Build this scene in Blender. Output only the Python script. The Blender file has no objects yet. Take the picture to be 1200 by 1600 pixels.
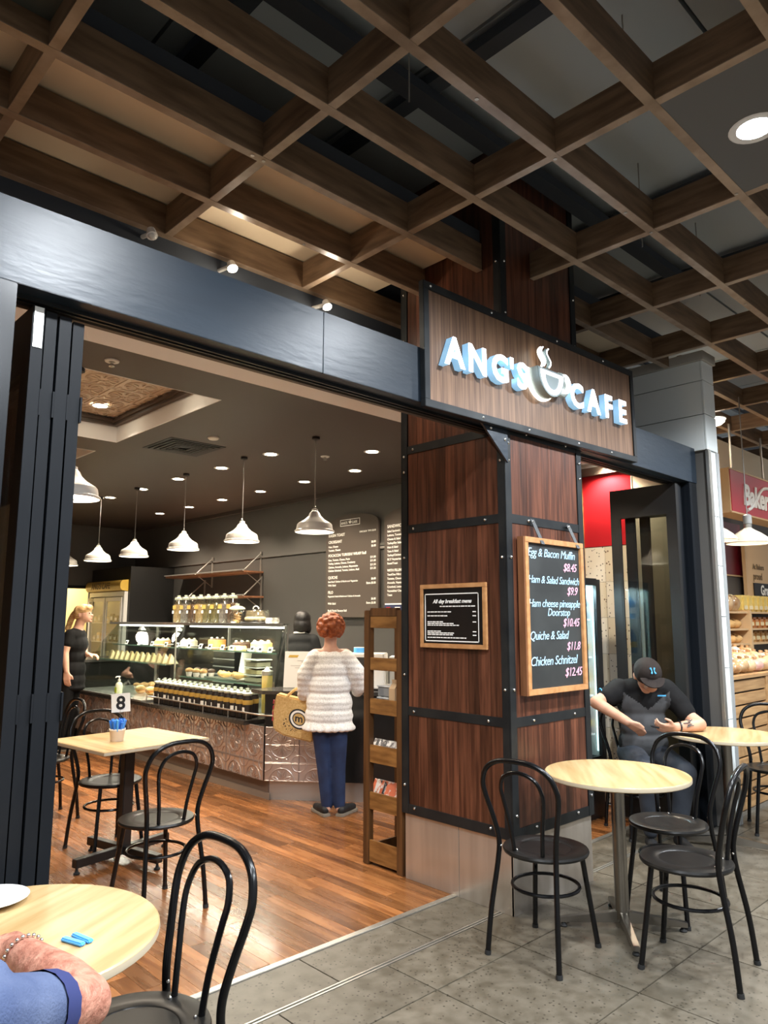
import bpy, bmesh, math, random
import numpy as np
from mathutils import Vector, Matrix
random.seed(11)
RAD = math.radians
SC = bpy.context.scene
COL = SC.collection

# ------------------------------------------------------------------ camera
CAM_H = 1.53
F_PX, YAW, PITCH, ROLL = 1137.8, 46.416, 8.343, -0.085
cam_d = bpy.data.cameras.new('camera'); cam = bpy.data.objects.new('camera', cam_d); COL.objects.link(cam)
cam.location = (0, 0, CAM_H)
cam.rotation_euler = (RAD(90 + PITCH), RAD(ROLL), RAD(YAW - 90))
cam_d.sensor_fit = 'VERTICAL'; cam_d.sensor_height = 36.0; cam_d.lens = F_PX * 36.0 / 1600.0
cam_d.clip_start = 0.05; cam_d.clip_end = 100
SC.camera = cam

# ------------------------------------------------------------------ world, view
w = bpy.data.worlds.new('world'); SC.world = w; w.use_nodes = True
bgn = w.node_tree.nodes['Background']
bgn.inputs[0].default_value = (0.97, 0.98, 1.0, 1); bgn.inputs[1].default_value = 0.26
SC.view_settings.view_transform = 'Standard'; SC.view_settings.look = 'None'
SC.view_settings.gamma = 1.0; SC.view_settings.use_curve_mapping = False
SC.view_settings.exposure = 0.75
# strengths of the lamps (each lamp's own light is made in its builder)
W_MALL = 200.0      # round mall downlights in the lattice panels
W_CAFE = 68.0       # warm recessed downlights in the cafe ceiling
W_PEND = 13.0       # pendants over the counter
W_BAKE = 18.0       # bakery lamps
COOL = (0.90, 0.95, 1.0); WARM = (1.0, 0.85, 0.66); MID = (1.0, 0.90, 0.76)

# ------------------------------------------------------------------ helpers
_cp, _sp, _cy, _sy = math.cos(RAD(PITCH)), math.sin(RAD(PITCH)), math.cos(RAD(YAW)), math.sin(RAD(YAW))
_fw = np.array([_cy*_cp, _sy*_cp, _sp]); _rt = np.array([_sy, -_cy, 0.0]); _dn = np.cross(_fw, _rt)
def at(px, py, d):
    """point that stands d metres in front of the camera (used to lay out limbs)"""
    v = _fw*d + _rt*((px-600)/F_PX*d) + _dn*((py-800)/F_PX*d)
    return (float(v[0]), float(v[1]), float(v[2]+CAM_H))

class G:
    def __init__(s): s.v = []; s.f = []
    def add(s, vs, fs):
        n = len(s.v); s.v += [tuple(map(float, p)) for p in vs]; s.f += [tuple(i+n for i in f) for f in fs]; return s
    def box(s, x0, y0, z0, x1, y1, z1):
        x0, x1 = sorted((x0, x1)); y0, y1 = sorted((y0, y1)); z0, z1 = sorted((z0, z1))
        return s.add([(x0,y0,z0),(x1,y0,z0),(x1,y1,z0),(x0,y1,z0),(x0,y0,z1),(x1,y0,z1),(x1,y1,z1),(x0,y1,z1)],
                     [(0,3,2,1),(4,5,6,7),(0,1,5,4),(1,2,6,5),(2,3,7,6),(3,0,4,7)])
    def cbox(s, c, size, rz=0.0, rx=0.0, ry=0.0):
        m = Matrix.Translation(c) @ Matrix.Rotation(rz,4,'Z') @ Matrix.Rotation(ry,4,'Y') @ Matrix.Rotation(rx,4,'X')
        t = G().box(-size[0]/2,-size[1]/2,-size[2]/2,size[0]/2,size[1]/2,size[2]/2)
        return s.add([m @ Vector(p) for p in t.v], t.f)
    def quadbox(s, a, b, c, d, n):
        """slab on quad a b c d, thickened by vector n"""
        n = Vector(n); q = [Vector(p) for p in (a,b,c,d)]
        return s.add(q + [p+n for p in q], [(0,3,2,1),(4,5,6,7),(0,1,5,4),(1,2,6,5),(2,3,7,6),(3,0,4,7)])
    def prism(s, pts, fn, d0, d1):
        """polygon pts (2d) extruded; fn(u, v, d) -> xyz"""
        k = len(pts); vs = [fn(u,v,d0) for u,v in pts] + [fn(u,v,d1) for u,v in pts]
        return s.add(vs, [tuple(range(k))[::-1], tuple(range(k,2*k))] + [(i,(i+1)%k,(i+1)%k+k,i+k) for i in range(k)])
    def ring(s, outer, inner, fn, d0, d1):
        k = len(outer); vs = [fn(u,v,d0) for u,v in outer]+[fn(u,v,d0) for u,v in inner]+[fn(u,v,d1) for u,v in outer]+[fn(u,v,d1) for u,v in inner]
        fs = []
        for i in range(k):
            j = (i+1) % k
            fs += [(i,j,j+k,i+k)[::-1], (i+2*k,j+2*k,j+3*k,i+3*k), (i,j,j+2*k,i+2*k), (i+k,j+k,j+3*k,i+3*k)[::-1]]
        return s.add(vs, fs)
    def tube(s, path, r, n=8, closed=False, flat=1.0):
        P = [Vector(p) for p in path]; k = len(P); rs = r if isinstance(r, (list, tuple)) else [r]*k
        T = []
        for i in range(k):
            if closed: t = P[(i+1)%k]-P[i-1]
            else: t = P[min(i+1,k-1)]-P[max(i-1,0)]
            T.append(t.normalized())
        u = T[0].cross(Vector((0,0,1)));
        if u.length < 1e-3: u = T[0].cross(Vector((1,0,0)))
        u.normalize(); vs = []; fs = []
        for i in range(k):
            u = (u - T[i]*u.dot(T[i])).normalized(); b = T[i].cross(u)
            for j in range(n):
                a = 2*math.pi*j/n; vs.append(P[i] + (u*math.cos(a)+b*(math.sin(a)*flat))*rs[i])
        for i in range(k if closed else k-1):
            i2 = (i+1) % k
            for j in range(n):
                fs.append((i*n+j, i*n+(j+1)%n, i2*n+(j+1)%n, i2*n+j))
        if not closed: fs += [tuple(range(n))[::-1], tuple(range((k-1)*n, k*n))]
        return s.add(vs, fs)
    def cyl(s, p0, p1, r0, r1=None, n=14): return s.tube([p0, p1], [r0, r0 if r1 is None else r1], n)
    def lathe(s, prof, c=(0,0,0), n=20, sx=1.0, sy=1.0, cap=True):
        vs = []; fs = []; k = len(prof)
        for r, z in prof:
            for j in range(n):
                a = 2*math.pi*j/n; vs.append((c[0]+r*math.cos(a)*sx, c[1]+r*math.sin(a)*sy, c[2]+z))
        for i in range(k-1):
            for j in range(n): fs.append((i*n+j, i*n+(j+1)%n, (i+1)*n+(j+1)%n, (i+1)*n+j))
        if cap and prof[0][0] > 1e-4: fs.append(tuple(range(n))[::-1])
        if cap and prof[-1][0] > 1e-4: fs.append(tuple(range((k-1)*n, k*n)))
        return s.add(vs, fs)
    def ball(s, c, r, n=12, m=8):
        rx, ry, rz = r if isinstance(r, (tuple, list)) else (r, r, r)
        vs = [(c[0],c[1],c[2]-rz)]; fs = []
        for i in range(1, m):
            t = math.pi*i/m
            for j in range(n):
                a = 2*math.pi*j/n; vs.append((c[0]+rx*math.sin(t)*math.cos(a), c[1]+ry*math.sin(t)*math.sin(a), c[2]-rz*math.cos(t)))
        vs.append((c[0],c[1],c[2]+rz)); e = len(vs)-1
        for j in range(n): fs.append((0, 1+(j+1)%n, 1+j)); fs.append((e, 1+(m-2)*n+j, 1+(m-2)*n+(j+1)%n))
        for i in range(m-2):
            for j in range(n): fs.append((1+i*n+j, 1+i*n+(j+1)%n, 1+(i+1)*n+(j+1)%n, 1+(i+1)*n+j))
        return s.add(vs, fs)
    def mesh(s, name, mat, smooth=False, bevel=0.0, org=(0,0,0)):
        me = bpy.data.meshes.new(name)
        o = Vector(org)
        me.from_pydata([tuple(Vector(p)-o) for p in s.v], [], s.f)
        bm = bmesh.new(); bm.from_mesh(me)
        bmesh.ops.recalc_face_normals(bm, faces=bm.faces[:])
        if bevel > 0:
            es = [e for e in bm.edges if len(e.link_faces) == 2 and e.calc_face_angle(0) > 0.5]
            bmesh.ops.bevel(bm, geom=es, offset=bevel, segments=2, affect='EDGES', clamp_overlap=True)
        bm.to_mesh(me); bm.free()
        if smooth or bevel > 0:
            me.polygons.foreach_set('use_smooth', [True]*len(me.polygons))
            me.set_sharp_from_angle(angle=RAD(38 if smooth else 30))
        if mat is not None: me.materials.append(MAT(mat))
        me.update(); return me
    def build(s, name, mat, parent=None, smooth=False, bevel=0.0, local=False):
        """one mesh object; under a parent the shape is given in world space unless local"""
        org = (0,0,0)
        if parent is not None and not local: org = parent_org(parent)
        o = bpy.data.objects.new(name, s.mesh(name, mat, smooth, bevel, org)); COL.objects.link(o)
        if parent is not None: o.parent = parent
        return o
def parent_org(p):
    v = Vector(p.location)
    if p.parent is not None: v = v + parent_org(p.parent)
    return v
def link_mesh(name, me, parent=None, loc=(0,0,0), rz=0.0):
    o = bpy.data.objects.new(name, me); COL.objects.link(o); o.location = loc; o.rotation_euler = (0,0,rz)
    if parent is not None: o.parent = parent
    return o
def tag(o, label, cat, group=None, kind=None):
    if label: o['label'] = label
    if cat: o['category'] = cat
    if group: o['group'] = group
    if kind: o['kind'] = kind
    return o
def thing(name, label, cat, loc=(0,0,0), rz=0.0, group=None, kind=None):
    o = bpy.data.objects.new(name, None); COL.objects.link(o); o.empty_display_size = 0.05
    o.location = loc; o.rotation_euler = (0,0,rz)
    return tag(o, label, cat, group, kind)
def struct(name, loc=(0,0,0), label=None):
    o = bpy.data.objects.new(name, None); COL.objects.link(o); o.location = loc; o.empty_display_size = 0.05
    o['kind'] = 'structure'
    if label: o['label'] = label
    return o
def dup(root, loc, rz=0.0, label=None, group=None):
    r = root.copy(); COL.objects.link(r); r.location = loc; r.rotation_euler = (0,0,rz)
    if label: r['label'] = label
    if group: r['group'] = group
    for ch in list(root.children):
        c = ch.copy(); COL.objects.link(c); c.parent = r
        for g in list(ch.children):
            d = g.copy(); COL.objects.link(d); d.parent = c
    return r
def text_mesh(name, body, size, mat, depth=0.001, bold=0.0, shear=0.0, align='LEFT', spacing=1.0):
    cu = bpy.data.curves.new(name, 'FONT'); cu.body = body; cu.size = size; cu.extrude = depth; cu.offset = bold
    cu.shear = shear; cu.align_x = align; cu.space_character = spacing; cu.resolution_u = 3
    t = bpy.data.objects.new(name, cu); COL.objects.link(t)
    dg = bpy.context.evaluated_depsgraph_get(); dg.update()
    me = bpy.data.meshes.new_from_object(t.evaluated_get(dg))
    bpy.data.objects.remove(t); bpy.data.curves.remove(cu)
    bm = bmesh.new(); bm.from_mesh(me)          # drop stray offset spikes
    bad = [v for v in bm.verts if not (-.6*size < v.co.y < 1.3*size)]
    if bad: bmesh.ops.delete(bm, geom=bad, context='VERTS'); bm.to_mesh(me)
    bm.free()
    me.name = name; me.materials.clear(); me.materials.append(MAT(mat)); return me
def text_obj(name, body, size, mat, loc, facing, parent=None, **kw):
    """facing: '-Y' reads along +X, '-X' reads along -Y; loc in world space"""
    me = text_mesh(name, body, size, mat, **kw)
    if facing == '-Y': m = Matrix(((1,0,0),(0,0,-1),(0,1,0)))
    else: m = Matrix(((0,0,-1),(-1,0,0),(0,1,0)))
    me.transform(m.to_4x4())
    o = bpy.data.objects.new(name, me); COL.objects.link(o)
    if parent is not None: o.parent = parent; loc = Vector(loc) - parent_org(parent)
    o.location = loc; return o
def join_meshes(name, parts, mat, parent=None):
    """parts: (mesh, matrix) pairs -> one object (world space)"""
    bm = bmesh.new()
    for me, m in parts:
        t = me.copy(); t.transform(m); bm.from_mesh(t); bpy.data.meshes.remove(t)
    out = bpy.data.meshes.new(name); bm.to_mesh(out); bm.free(); out.materials.append(MAT(mat))
    o = bpy.data.objects.new(name, out); COL.objects.link(o)
    if parent is not None: o.parent = parent; o.location = -parent_org(parent)
    return o
def blob(name, mat, caps, parent=None, voxel=0.012, smooth=6, balls=(), local=True):
    """one continuous surface around tapered limbs: caps = (p0, r0, p1, r1[, flat]), balls = (c, (rx,ry,rz)[, rz])"""
    g = G()
    for c in caps:
        p0, r0, p1, r1 = c[:4]
        g.ball(p0, r0, 12, 8); g.ball(p1, r1, 12, 8); g.tube([p0, p1], [r0, r1], 14)
    for b in balls:
        t = G().ball((0,0,0), b[1], 14, 10)
        m = Matrix.Translation(b[0]) @ (b[2] if len(b) > 2 else Matrix())
        g.add([m @ Vector(p) for p in t.v], t.f)
    org = parent_org(parent) if (parent is not None and not local) else (0,0,0)
    tmp = bpy.data.objects.new('tmp', g.mesh('tmp', None, org=org)); COL.objects.link(tmp)
    md = tmp.modifiers.new('r', 'REMESH'); md.mode = 'VOXEL'; md.voxel_size = voxel; md.adaptivity = 0.0
    if smooth:
        ms = tmp.modifiers.new('s', 'SMOOTH'); ms.factor = 0.5; ms.iterations = smooth
    dg = bpy.context.evaluated_depsgraph_get(); dg.update()
    me = bpy.data.meshes.new_from_object(tmp.evaluated_get(dg)); old = tmp.data
    bpy.data.objects.remove(tmp); bpy.data.meshes.remove(old)
    me.name = name; me.materials.clear(); me.materials.append(MAT(mat))
    me.polygons.foreach_set('use_smooth', [True]*len(me.polygons))
    o = bpy.data.objects.new(name, me); COL.objects.link(o)
    if parent is not None: o.parent = parent
    return o
def split_part(src, pred, name, mat, parent):
    """cut the faces of src for which pred(centre) holds into a part of their own"""
    bm = bmesh.new(); bm.from_mesh(src.data); b2 = bm.copy()
    bmesh.ops.delete(bm, geom=[f for f in bm.faces if pred(f.calc_center_median())], context='FACES')
    bmesh.ops.delete(b2, geom=[f for f in b2.faces if not pred(f.calc_center_median())], context='FACES')
    bm.to_mesh(src.data); bm.free()
    me = bpy.data.meshes.new(name); b2.to_mesh(me); b2.free(); me.materials.append(MAT(mat))
    o = bpy.data.objects.new(name, me); COL.objects.link(o); o.parent = parent
    return o
def spot(name, parent, loc, power, color, size=130, blend=0.6, radius=0.06, target=None):
    d = bpy.data.lights.new(name, 'SPOT'); d.energy = power; d.color = color; d.spot_size = RAD(size); d.spot_blend = blend; d.shadow_soft_size = radius
    o = bpy.data.objects.new(name, d); COL.objects.link(o); o.location = loc
    if target is not None: o.rotation_euler = (Vector(target)-Vector(loc)).to_track_quat('-Z','Y').to_euler()
    if parent is not None: o.parent = parent; o.location = Vector(loc) - parent_org(parent)
    return o
def point(name, parent, loc, power, color, radius=0.05):
    d = bpy.data.lights.new(name, 'POINT'); d.energy = power; d.color = color; d.shadow_soft_size = radius
    o = bpy.data.objects.new(name, d); COL.objects.link(o); o.location = Vector(loc) - (parent_org(parent) if parent is not None else Vector())
    if parent is not None: o.parent = parent
    return o
def area(name, parent, loc, power, color, sx, sy):
    d = bpy.data.lights.new(name, 'AREA'); d.energy = power; d.color = color; d.shape = 'RECTANGLE'; d.size = sx; d.size_y = sy
    o = bpy.data.objects.new(name, d); COL.objects.link(o); o.location = Vector(loc) - (parent_org(parent) if parent is not None else Vector())
    if parent is not None: o.parent = parent
    return o

# ------------------------------------------------------------------ materials
MSPEC = {}; MDONE = {}
def MAT(n):
    if n not in MDONE: MDONE[n] = make_mat(n, **MSPEC[n])
    return MDONE[n]
def defm(n, **k): MSPEC[n] = k
def make_mat(name, col=(.5,.5,.5), rough=.5, metal=0.0, col2=None, scale=4.0, stretch=(1,1,1), detail=4.0, lo=.35, hi=.65,
             rnd=0.0, bump=0.0, bscale=60.0, emit=None, estr=0.0, glass=False, tint=(1,1,1), gmix=None, coat=0.0, spec=None,
             speck=None, trans=0.0, bands=None, alpha=1.0, rough2=None, subs=0.0):
    m = bpy.data.materials.new(name); m.use_nodes = True; nt = m.node_tree; N = nt.nodes; L = nt.links
    b = N['Principled BSDF']; out = N['Material Output']
    if glass:
        N.remove(b); tr = N.new('ShaderNodeBsdfTransparent'); tr.inputs[0].default_value = (*tint, 1)
        gl = N.new('ShaderNodeBsdfGlossy'); gl.inputs['Roughness'].default_value = rough
        mx = N.new('ShaderNodeMixShader')
        if gmix is None:
            lw_ = N.new('ShaderNodeLayerWeight'); lw_.inputs[0].default_value = .5
            pw = N.new('ShaderNodeMath'); pw.operation = 'POWER'; pw.inputs[1].default_value = 4.0; L.new(lw_.outputs['Facing'], pw.inputs[0])
            ma = N.new('ShaderNodeMath'); ma.operation = 'MULTIPLY_ADD'; ma.inputs[1].default_value = .75; ma.inputs[2].default_value = .035; L.new(pw.outputs[0], ma.inputs[0]); L.new(ma.outputs[0], mx.inputs[0])
        else: mx.inputs[0].default_value = gmix
        L.new(tr.outputs[0], mx.inputs[1]); L.new(gl.outputs[0], mx.inputs[2]); L.new(mx.outputs[0], out.inputs[0]); return m
    b.inputs['Roughness'].default_value = rough; b.inputs['Metallic'].default_value = metal
    if coat: b.inputs['Coat Weight'].default_value = coat; b.inputs['Coat Roughness'].default_value = 0.12
    if spec is not None: b.inputs['Specular IOR Level'].default_value = spec
    if trans: b.inputs['Transmission Weight'].default_value = trans
    if subs: b.inputs['Subsurface Weight'].default_value = subs; b.inputs['Subsurface Radius'].default_value = (.02,.008,.005)
    tc = N.new('ShaderNodeTexCoord'); vec = tc.outputs['Object']; rv = None
    if rnd:
        oi = N.new('ShaderNodeObjectInfo'); ge = N.new('ShaderNodeNewGeometry')
        ad = N.new('ShaderNodeMath'); ad.operation = 'ADD'; L.new(oi.outputs['Random'], ad.inputs[0]); L.new(ge.outputs['Random Per Island'], ad.inputs[1])
        fr = N.new('ShaderNodeMath'); fr.operation = 'FRACT'; L.new(ad.outputs[0], fr.inputs[0]); rv = fr.outputs[0]
        ml = N.new('ShaderNodeMath'); ml.operation = 'MULTIPLY'; ml.inputs[1].default_value = 17.0; L.new(rv, ml.inputs[0])
        va = N.new('ShaderNodeVectorMath'); va.operation = 'ADD'; L.new(vec, va.inputs[0]); L.new(ml.outputs[0], va.inputs[1]); vec = va.outputs[0]
    src = None; base = None
    if col2 is not None:
        mp = N.new('ShaderNodeMapping'); mp.inputs['Scale'].default_value = stretch; L.new(vec, mp.inputs[0])
        no = N.new('ShaderNodeTexNoise'); no.inputs['Scale'].default_value = scale; no.inputs['Detail'].default_value = detail; L.new(mp.outputs[0], no.inputs[0])
        cr = N.new('ShaderNodeValToRGB'); cr.color_ramp.elements[0].position = lo; cr.color_ramp.elements[1].position = hi
        cr.color_ramp.elements[0].color = (*col, 1); cr.color_ramp.elements[1].color = (*col2, 1)
        L.new(no.outputs['Fac'], cr.inputs[0]); base = cr.outputs[0]; src = no.outputs['Fac']
        if rough2 is not None:
            mr = N.new('ShaderNodeMapRange'); mr.inputs['To Min'].default_value = rough; mr.inputs['To Max'].default_value = rough2
            L.new(src, mr.inputs[0]); L.new(mr.outputs[0], b.inputs['Roughness'])
    else:
        b.inputs['Base Color'].default_value = (*col, 1)
    if rnd:
        hs = N.new('ShaderNodeHueSaturation'); mr = N.new('ShaderNodeMapRange')
        mr.inputs['To Min'].default_value = 1-rnd; mr.inputs['To Max'].default_value = 1+rnd; L.new(rv, mr.inputs[0]); L.new(mr.outputs[0], hs.inputs['Value'])
        if base is not None: L.new(base, hs.inputs['Color'])
        else: hs.inputs['Color'].default_value = (*col, 1)
        base = hs.outputs[0]
    if speck is not None:
        vo = N.new('ShaderNodeTexVoronoi'); vo.inputs['Scale'].default_value = speck[1]; L.new(tc.outputs['Object'], vo.inputs['Vector'])
        lt = N.new('ShaderNodeMath'); lt.operation = 'LESS_THAN'; lt.inputs[1].default_value = speck[2]; L.new(vo.outputs['Distance'], lt.inputs[0])
        mx = N.new('ShaderNodeMix'); mx.data_type = 'RGBA'; L.new(lt.outputs[0], mx.inputs[0])
        if base is not None: L.new(base, mx.inputs[6])
        else: mx.inputs[6].default_value = (*col, 1)
        mx.inputs[7].default_value = (*speck[0], 1); base = mx.outputs[2]
    if base is not None: L.new(base, b.inputs['Base Color'])
    if bump:
        bp = N.new('ShaderNodeBump'); bp.inputs['Strength'].default_value = bump; bp.inputs['Distance'].default_value = 0.01
        if bands is not None:
            wv = N.new('ShaderNodeTexWave'); wv.bands_direction = 'Z'; wv.inputs['Scale'].default_value = bands; wv.inputs['Distortion'].default_value = 1.5
            L.new(tc.outputs['Object'], wv.inputs[0]); n2 = N.new('ShaderNodeTexNoise'); n2.inputs['Scale'].default_value = bscale; L.new(tc.outputs['Object'], n2.inputs[0])
            sm = N.new('ShaderNodeMath'); sm.operation = 'ADD'; L.new(wv.outputs['Fac'], sm.inputs[0]); L.new(n2.outputs['Fac'], sm.inputs[1]); L.new(sm.outputs[0], bp.inputs['Height'])
        else:
            n2 = N.new('ShaderNodeTexNoise'); n2.inputs['Scale'].default_value = bscale; n2.inputs['Detail'].default_value = 3
            mp2 = N.new('ShaderNodeMapping'); mp2.inputs['Scale'].default_value = stretch; L.new(tc.outputs['Object'], mp2.inputs[0]); L.new(mp2.outputs[0], n2.inputs[0])
            L.new(n2.outputs['Fac'], bp.inputs['Height'])
        L.new(bp.outputs[0], b.inputs['Normal'])
    if emit is not None:
        b.inputs['Emission Color'].default_value = (*emit, 1); b.inputs['Emission Strength'].default_value = estr
    return m
# architecture
defm('beam_paint', col=(.012,.020,.031), col2=(.020,.031,.045), scale=2.2, stretch=(.4,1,1.6), rough=.42, rough2=.30, bump=.10, bscale=25, spec=.42)
defm('door_paint', col=(.005,.0065,.009), rough=.5, spec=.2, col2=(.008,.0095,.012), scale=3)
defm('door_grey', col=(.014,.0135,.013), rough=.5, spec=.3)
defm('steel_black', col=(.018,.021,.024), rough=.42, metal=.55, col2=(.032,.035,.036), scale=6)
defm('bolt_metal', col=(.75,.75,.72), rough=.25, metal=1.0)
defm('jarrah', col=(.044,.0145,.008), col2=(.122,.043,.0225), scale=3.0, stretch=(14,14,.9), rough=.32, rnd=.42, detail=6, bump=.05, bscale=30)
defm('sign_wood', col=(.105,.052,.027), col2=(.235,.130,.072), scale=3.0, stretch=(30,30,.7), rough=.45, detail=5)
defm('stainless', col=(.50,.455,.40), rough=.26, metal=.7, col2=(.60,.55,.49), scale=2.5, stretch=(6,6,.4))
defm('lattice_edge_lit', col=(.23,.160,.105), col2=(.35,.260,.185), scale=5, stretch=(2,2,2), rough=.30, rnd=.10)
defm('lattice_wood', col=(.125,.074,.040), col2=(.225,.142,.082), scale=3.0, stretch=(1.2,1.2,9), rough=.5, rnd=.12, detail=5)
defm('ply_panel', col=(.100,.105,.105), rough=.55)
defm('green_panel', col=(.055,.062,.052), rough=.55)
defm('upper_ceiling', col=(.40,.45,.48), rough=.8)
defm('plenum_dark', col=(.034,.042,.054), rough=.8)
defm('cream_soffit', col=(.84,.70,.50), rough=.7)
defm('white_plaster', col=(.93,.94,.96), rough=.7)
defm('cafe_ceiling', col=(.078,.063,.056), rough=.55)
defm('moulding', col=(.085,.065,.052), rough=.45)
defm('cafe_wall', col=(.088,.083,.076), rough=.55, col2=(.100,.094,.086), scale=1.5)
defm('cafe_wall_low', col=(.062,.059,.055), rough=.5)
defm('black_wall', col=(.011,.011,.011), rough=.5)
defm('tin_ceiling', col=(.60,.48,.36), rough=.36, metal=.15, col2=(.74,.63,.51), scale=5)
defm('tin_copper', col=(.46,.385,.35), rough=.25, metal=.6, col2=(.57,.49,.45), scale=4)
defm('floor_wood', col=(.115,.038,.011), col2=(.34,.140,.046), scale=2.6, stretch=(10,1.0,1), rough=.20, rough2=.34, rnd=.46, detail=4, lo=.22, hi=.80, coat=.25)
defm('floor_tile', col=(.080,.067,.047), col2=(.128,.110,.082), scale=14, rough=.30, rough2=.5, rnd=.10, detail=9, speck=((.040,.032,.022),42,.20))
defm('grout', col=(.085,.078,.066), rough=.7)
defm('alu', col=(.62,.60,.55), rough=.35, metal=.9)
defm('pillar_tile', col=(.80,.85,.85), rough=.16)
defm('pillar_joint', col=(.30,.31,.31), rough=.7)
defm('fascia_grey', col=(.46,.44,.40), rough=.6)
defm('glass', glass=True, rough=.02)
defm('glass_grey', glass=True, rough=.03, tint=(.95,.96,.94))
defm('glass_edge', col=(.30,.48,.40), rough=.15, trans=.5)
defm('glass_case', glass=True, rough=.015, tint=(.93,.97,.95))
defm('glass_jar', glass=True, rough=.05, gmix=.16, tint=(.95,.97,.95))
defm('red_gloss', col=(.46,.018,.026), rough=.12)
defm('mosaic', col=(.62,.55,.42), rough=.35, speck=((.17,.12,.08),28,.22))
defm('mosaic2', col=(.70,.65,.55), rough=.35, speck=((.10,.09,.08),34,.20))
defm('cream_wall', col=(.70,.60,.44), rough=.6)
defm('beige_panel', col=(.44,.40,.31), rough=.35)
defm('yellow_room', col=(.72,.58,.26), rough=.6)
# lamps
defm('lamp_glow', col=(1,1,1), emit=(1,.86,.62), estr=22)
defm('lamp_glow_cool', col=(1,1,1), emit=(.93,.97,1), estr=26)
defm('lamp_glow_soft', col=(1,1,1), emit=(1,.93,.80), estr=6)
defm('lamp_trim', col=(.75,.75,.73), rough=.35)
defm('enamel', col=(.86,.84,.79), rough=.28)
defm('enamel_cream', col=(.78,.70,.55), rough=.28)
defm('chain', col=(.42,.40,.37), rough=.35, metal=.8)
defm('letter_face', col=(1,1,1), emit=(.96,.99,1.0), estr=2.6)
defm('letter_side', col=(.45,.72,.92), rough=.4, emit=(.30,.62,.95), estr=.35)
defm('logo_side', col=(.36,.40,.38), rough=.35, metal=.3)
defm('logo_glow', col=(1,1,1), emit=(1,.98,.86), estr=2.2)
defm('logo_face', col=(.20,.26,.27), rough=.35)
defm('logo_white', col=(.9,.9,.9), emit=(.96,.99,1), estr=.75)
# furniture
defm('chair_black', col=(.0035,.0035,.004), rough=.24, spec=.35)
defm('seat_black', col=(.007,.0065,.006), rough=.34, col2=(.011,.010,.009), scale=8, spec=.35)
defm('table_top', col=(.43,.275,.115), col2=(.58,.42,.215), scale=2.2, stretch=(1,12,1), rough=.30, detail=5)
defm('table_top_x', col=(.44,.28,.115), col2=(.60,.43,.215), scale=2.2, stretch=(12,1,1), rough=.30, detail=5)
defm('table_edge', col=(.50,.42,.30), rough=.5)
defm('table_leg', col=(.30,.28,.25), rough=.28, metal=1.0)
defm('table_leg_dark', col=(.016,.014,.013), rough=.32)
defm('rubber', col=(.012,.012,.012), rough=.7)
defm('oak', col=(.145,.062,.017), col2=(.29,.140,.042), scale=2.2, stretch=(2.5,2.5,14), rough=.35, rnd=.12, detail=6)
defm('oak_post', col=(.060,.026,.010), col2=(.125,.056,.020), scale=2.2, stretch=(14,14,1), rough=.35, detail=5)
defm('shelf_wood', col=(.30,.13,.065), col2=(.42,.20,.105), scale=3, stretch=(8,.8,8), rough=.45)
defm('bracket', col=(.42,.40,.37), rough=.4, metal=.6)
defm('frame_pine', col=(.40,.19,.070), col2=(.52,.27,.115), scale=4, stretch=(6,6,6), rough=.4)
defm('frame_dark', col=(.155,.060,.024), col2=(.22,.090,.038), scale=4, stretch=(10,10,1), rough=.4)
defm('chalkboard', col=(.016,.018,.018), col2=(.055,.060,.058), scale=2.2, rough=.6, lo=.40, hi=.85)
defm('menu_black', col=(.010,.009,.009), rough=.16)
defm('chalk_blue', col=(.42,.66,.86), rough=.8, emit=(.42,.66,.86), estr=.0)
defm('chalk_pink', col=(.88,.42,.56), rough=.8, emit=(.88,.42,.56), estr=.0)
defm('print_white', col=(.90,.89,.85), rough=.6)
defm('menu_board', col=(.088,.070,.058), rough=.5)
defm('poster_red', col=(.42,.03,.04), rough=.4)
defm('poster_blue', col=(.03,.04,.10), rough=.4)
defm('paper', col=(.86,.84,.79), rough=.7)
defm('paper_pink', col=(.82,.70,.66), rough=.7)
defm('ink', col=(.010,.010,.012), rough=.6)
defm('plastic_black', col=(.013,.013,.014), rough=.35)
defm('plastic_white', col=(.78,.77,.73), rough=.35)
defm('plastic_grey', col=(.30,.30,.29), rough=.4)
defm('plastic_clear', glass=True, rough=.12, gmix=.22, tint=(.95,.95,.92))
defm('blue_paper', col=(.03,.20,.72), rough=.35)
defm('blue_paper2', col=(.10,.42,.88), rough=.35)
defm('cup_cream', col=(.66,.52,.38), rough=.6)
defm('green_label', col=(.52,.72,.06), rough=.4)
defm('soap', col=(.70,.74,.55), rough=.25)
defm('gold', col=(.56,.36,.055), rough=.35, col2=(.70,.47,.10), scale=3)
defm('gold_label', col=(.52,.34,.075), rough=.5)
defm('gold_ink', col=(.16,.09,.02), rough=.5)
defm('coffee', col=(.016,.010,.007), rough=.5)
defm('grain_brown', col=(.16,.085,.045), rough=.8, col2=(.07,.035,.02), scale=40)
defm('grain_tan', col=(.44,.31,.15), rough=.8, col2=(.30,.19,.08), scale=40)
defm('grain_olive', col=(.20,.16,.06), rough=.8, col2=(.12,.09,.03), scale=40)
defm('grain_grey', col=(.26,.22,.19), rough=.8, col2=(.14,.11,.10), scale=40)
defm('lid_glass', col=(.46,.50,.40), rough=.18)
defm('lid_metal', col=(.66,.64,.56), rough=.3, metal=.6)
defm('kick_brown', col=(.165,.122,.098), rough=.42)
defm('kick_steel', col=(.46,.44,.41), rough=.38, metal=.7)
defm('counter_black', col=(.012,.012,.012), rough=.22)
defm('counter_stone', col=(.035,.032,.030), rough=.2, col2=(.055,.050,.046), scale=30)
defm('steel_satin', col=(.62,.61,.57), rough=.28, metal=.9)
defm('deck_white', col=(.58,.56,.50), rough=.35)
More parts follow.
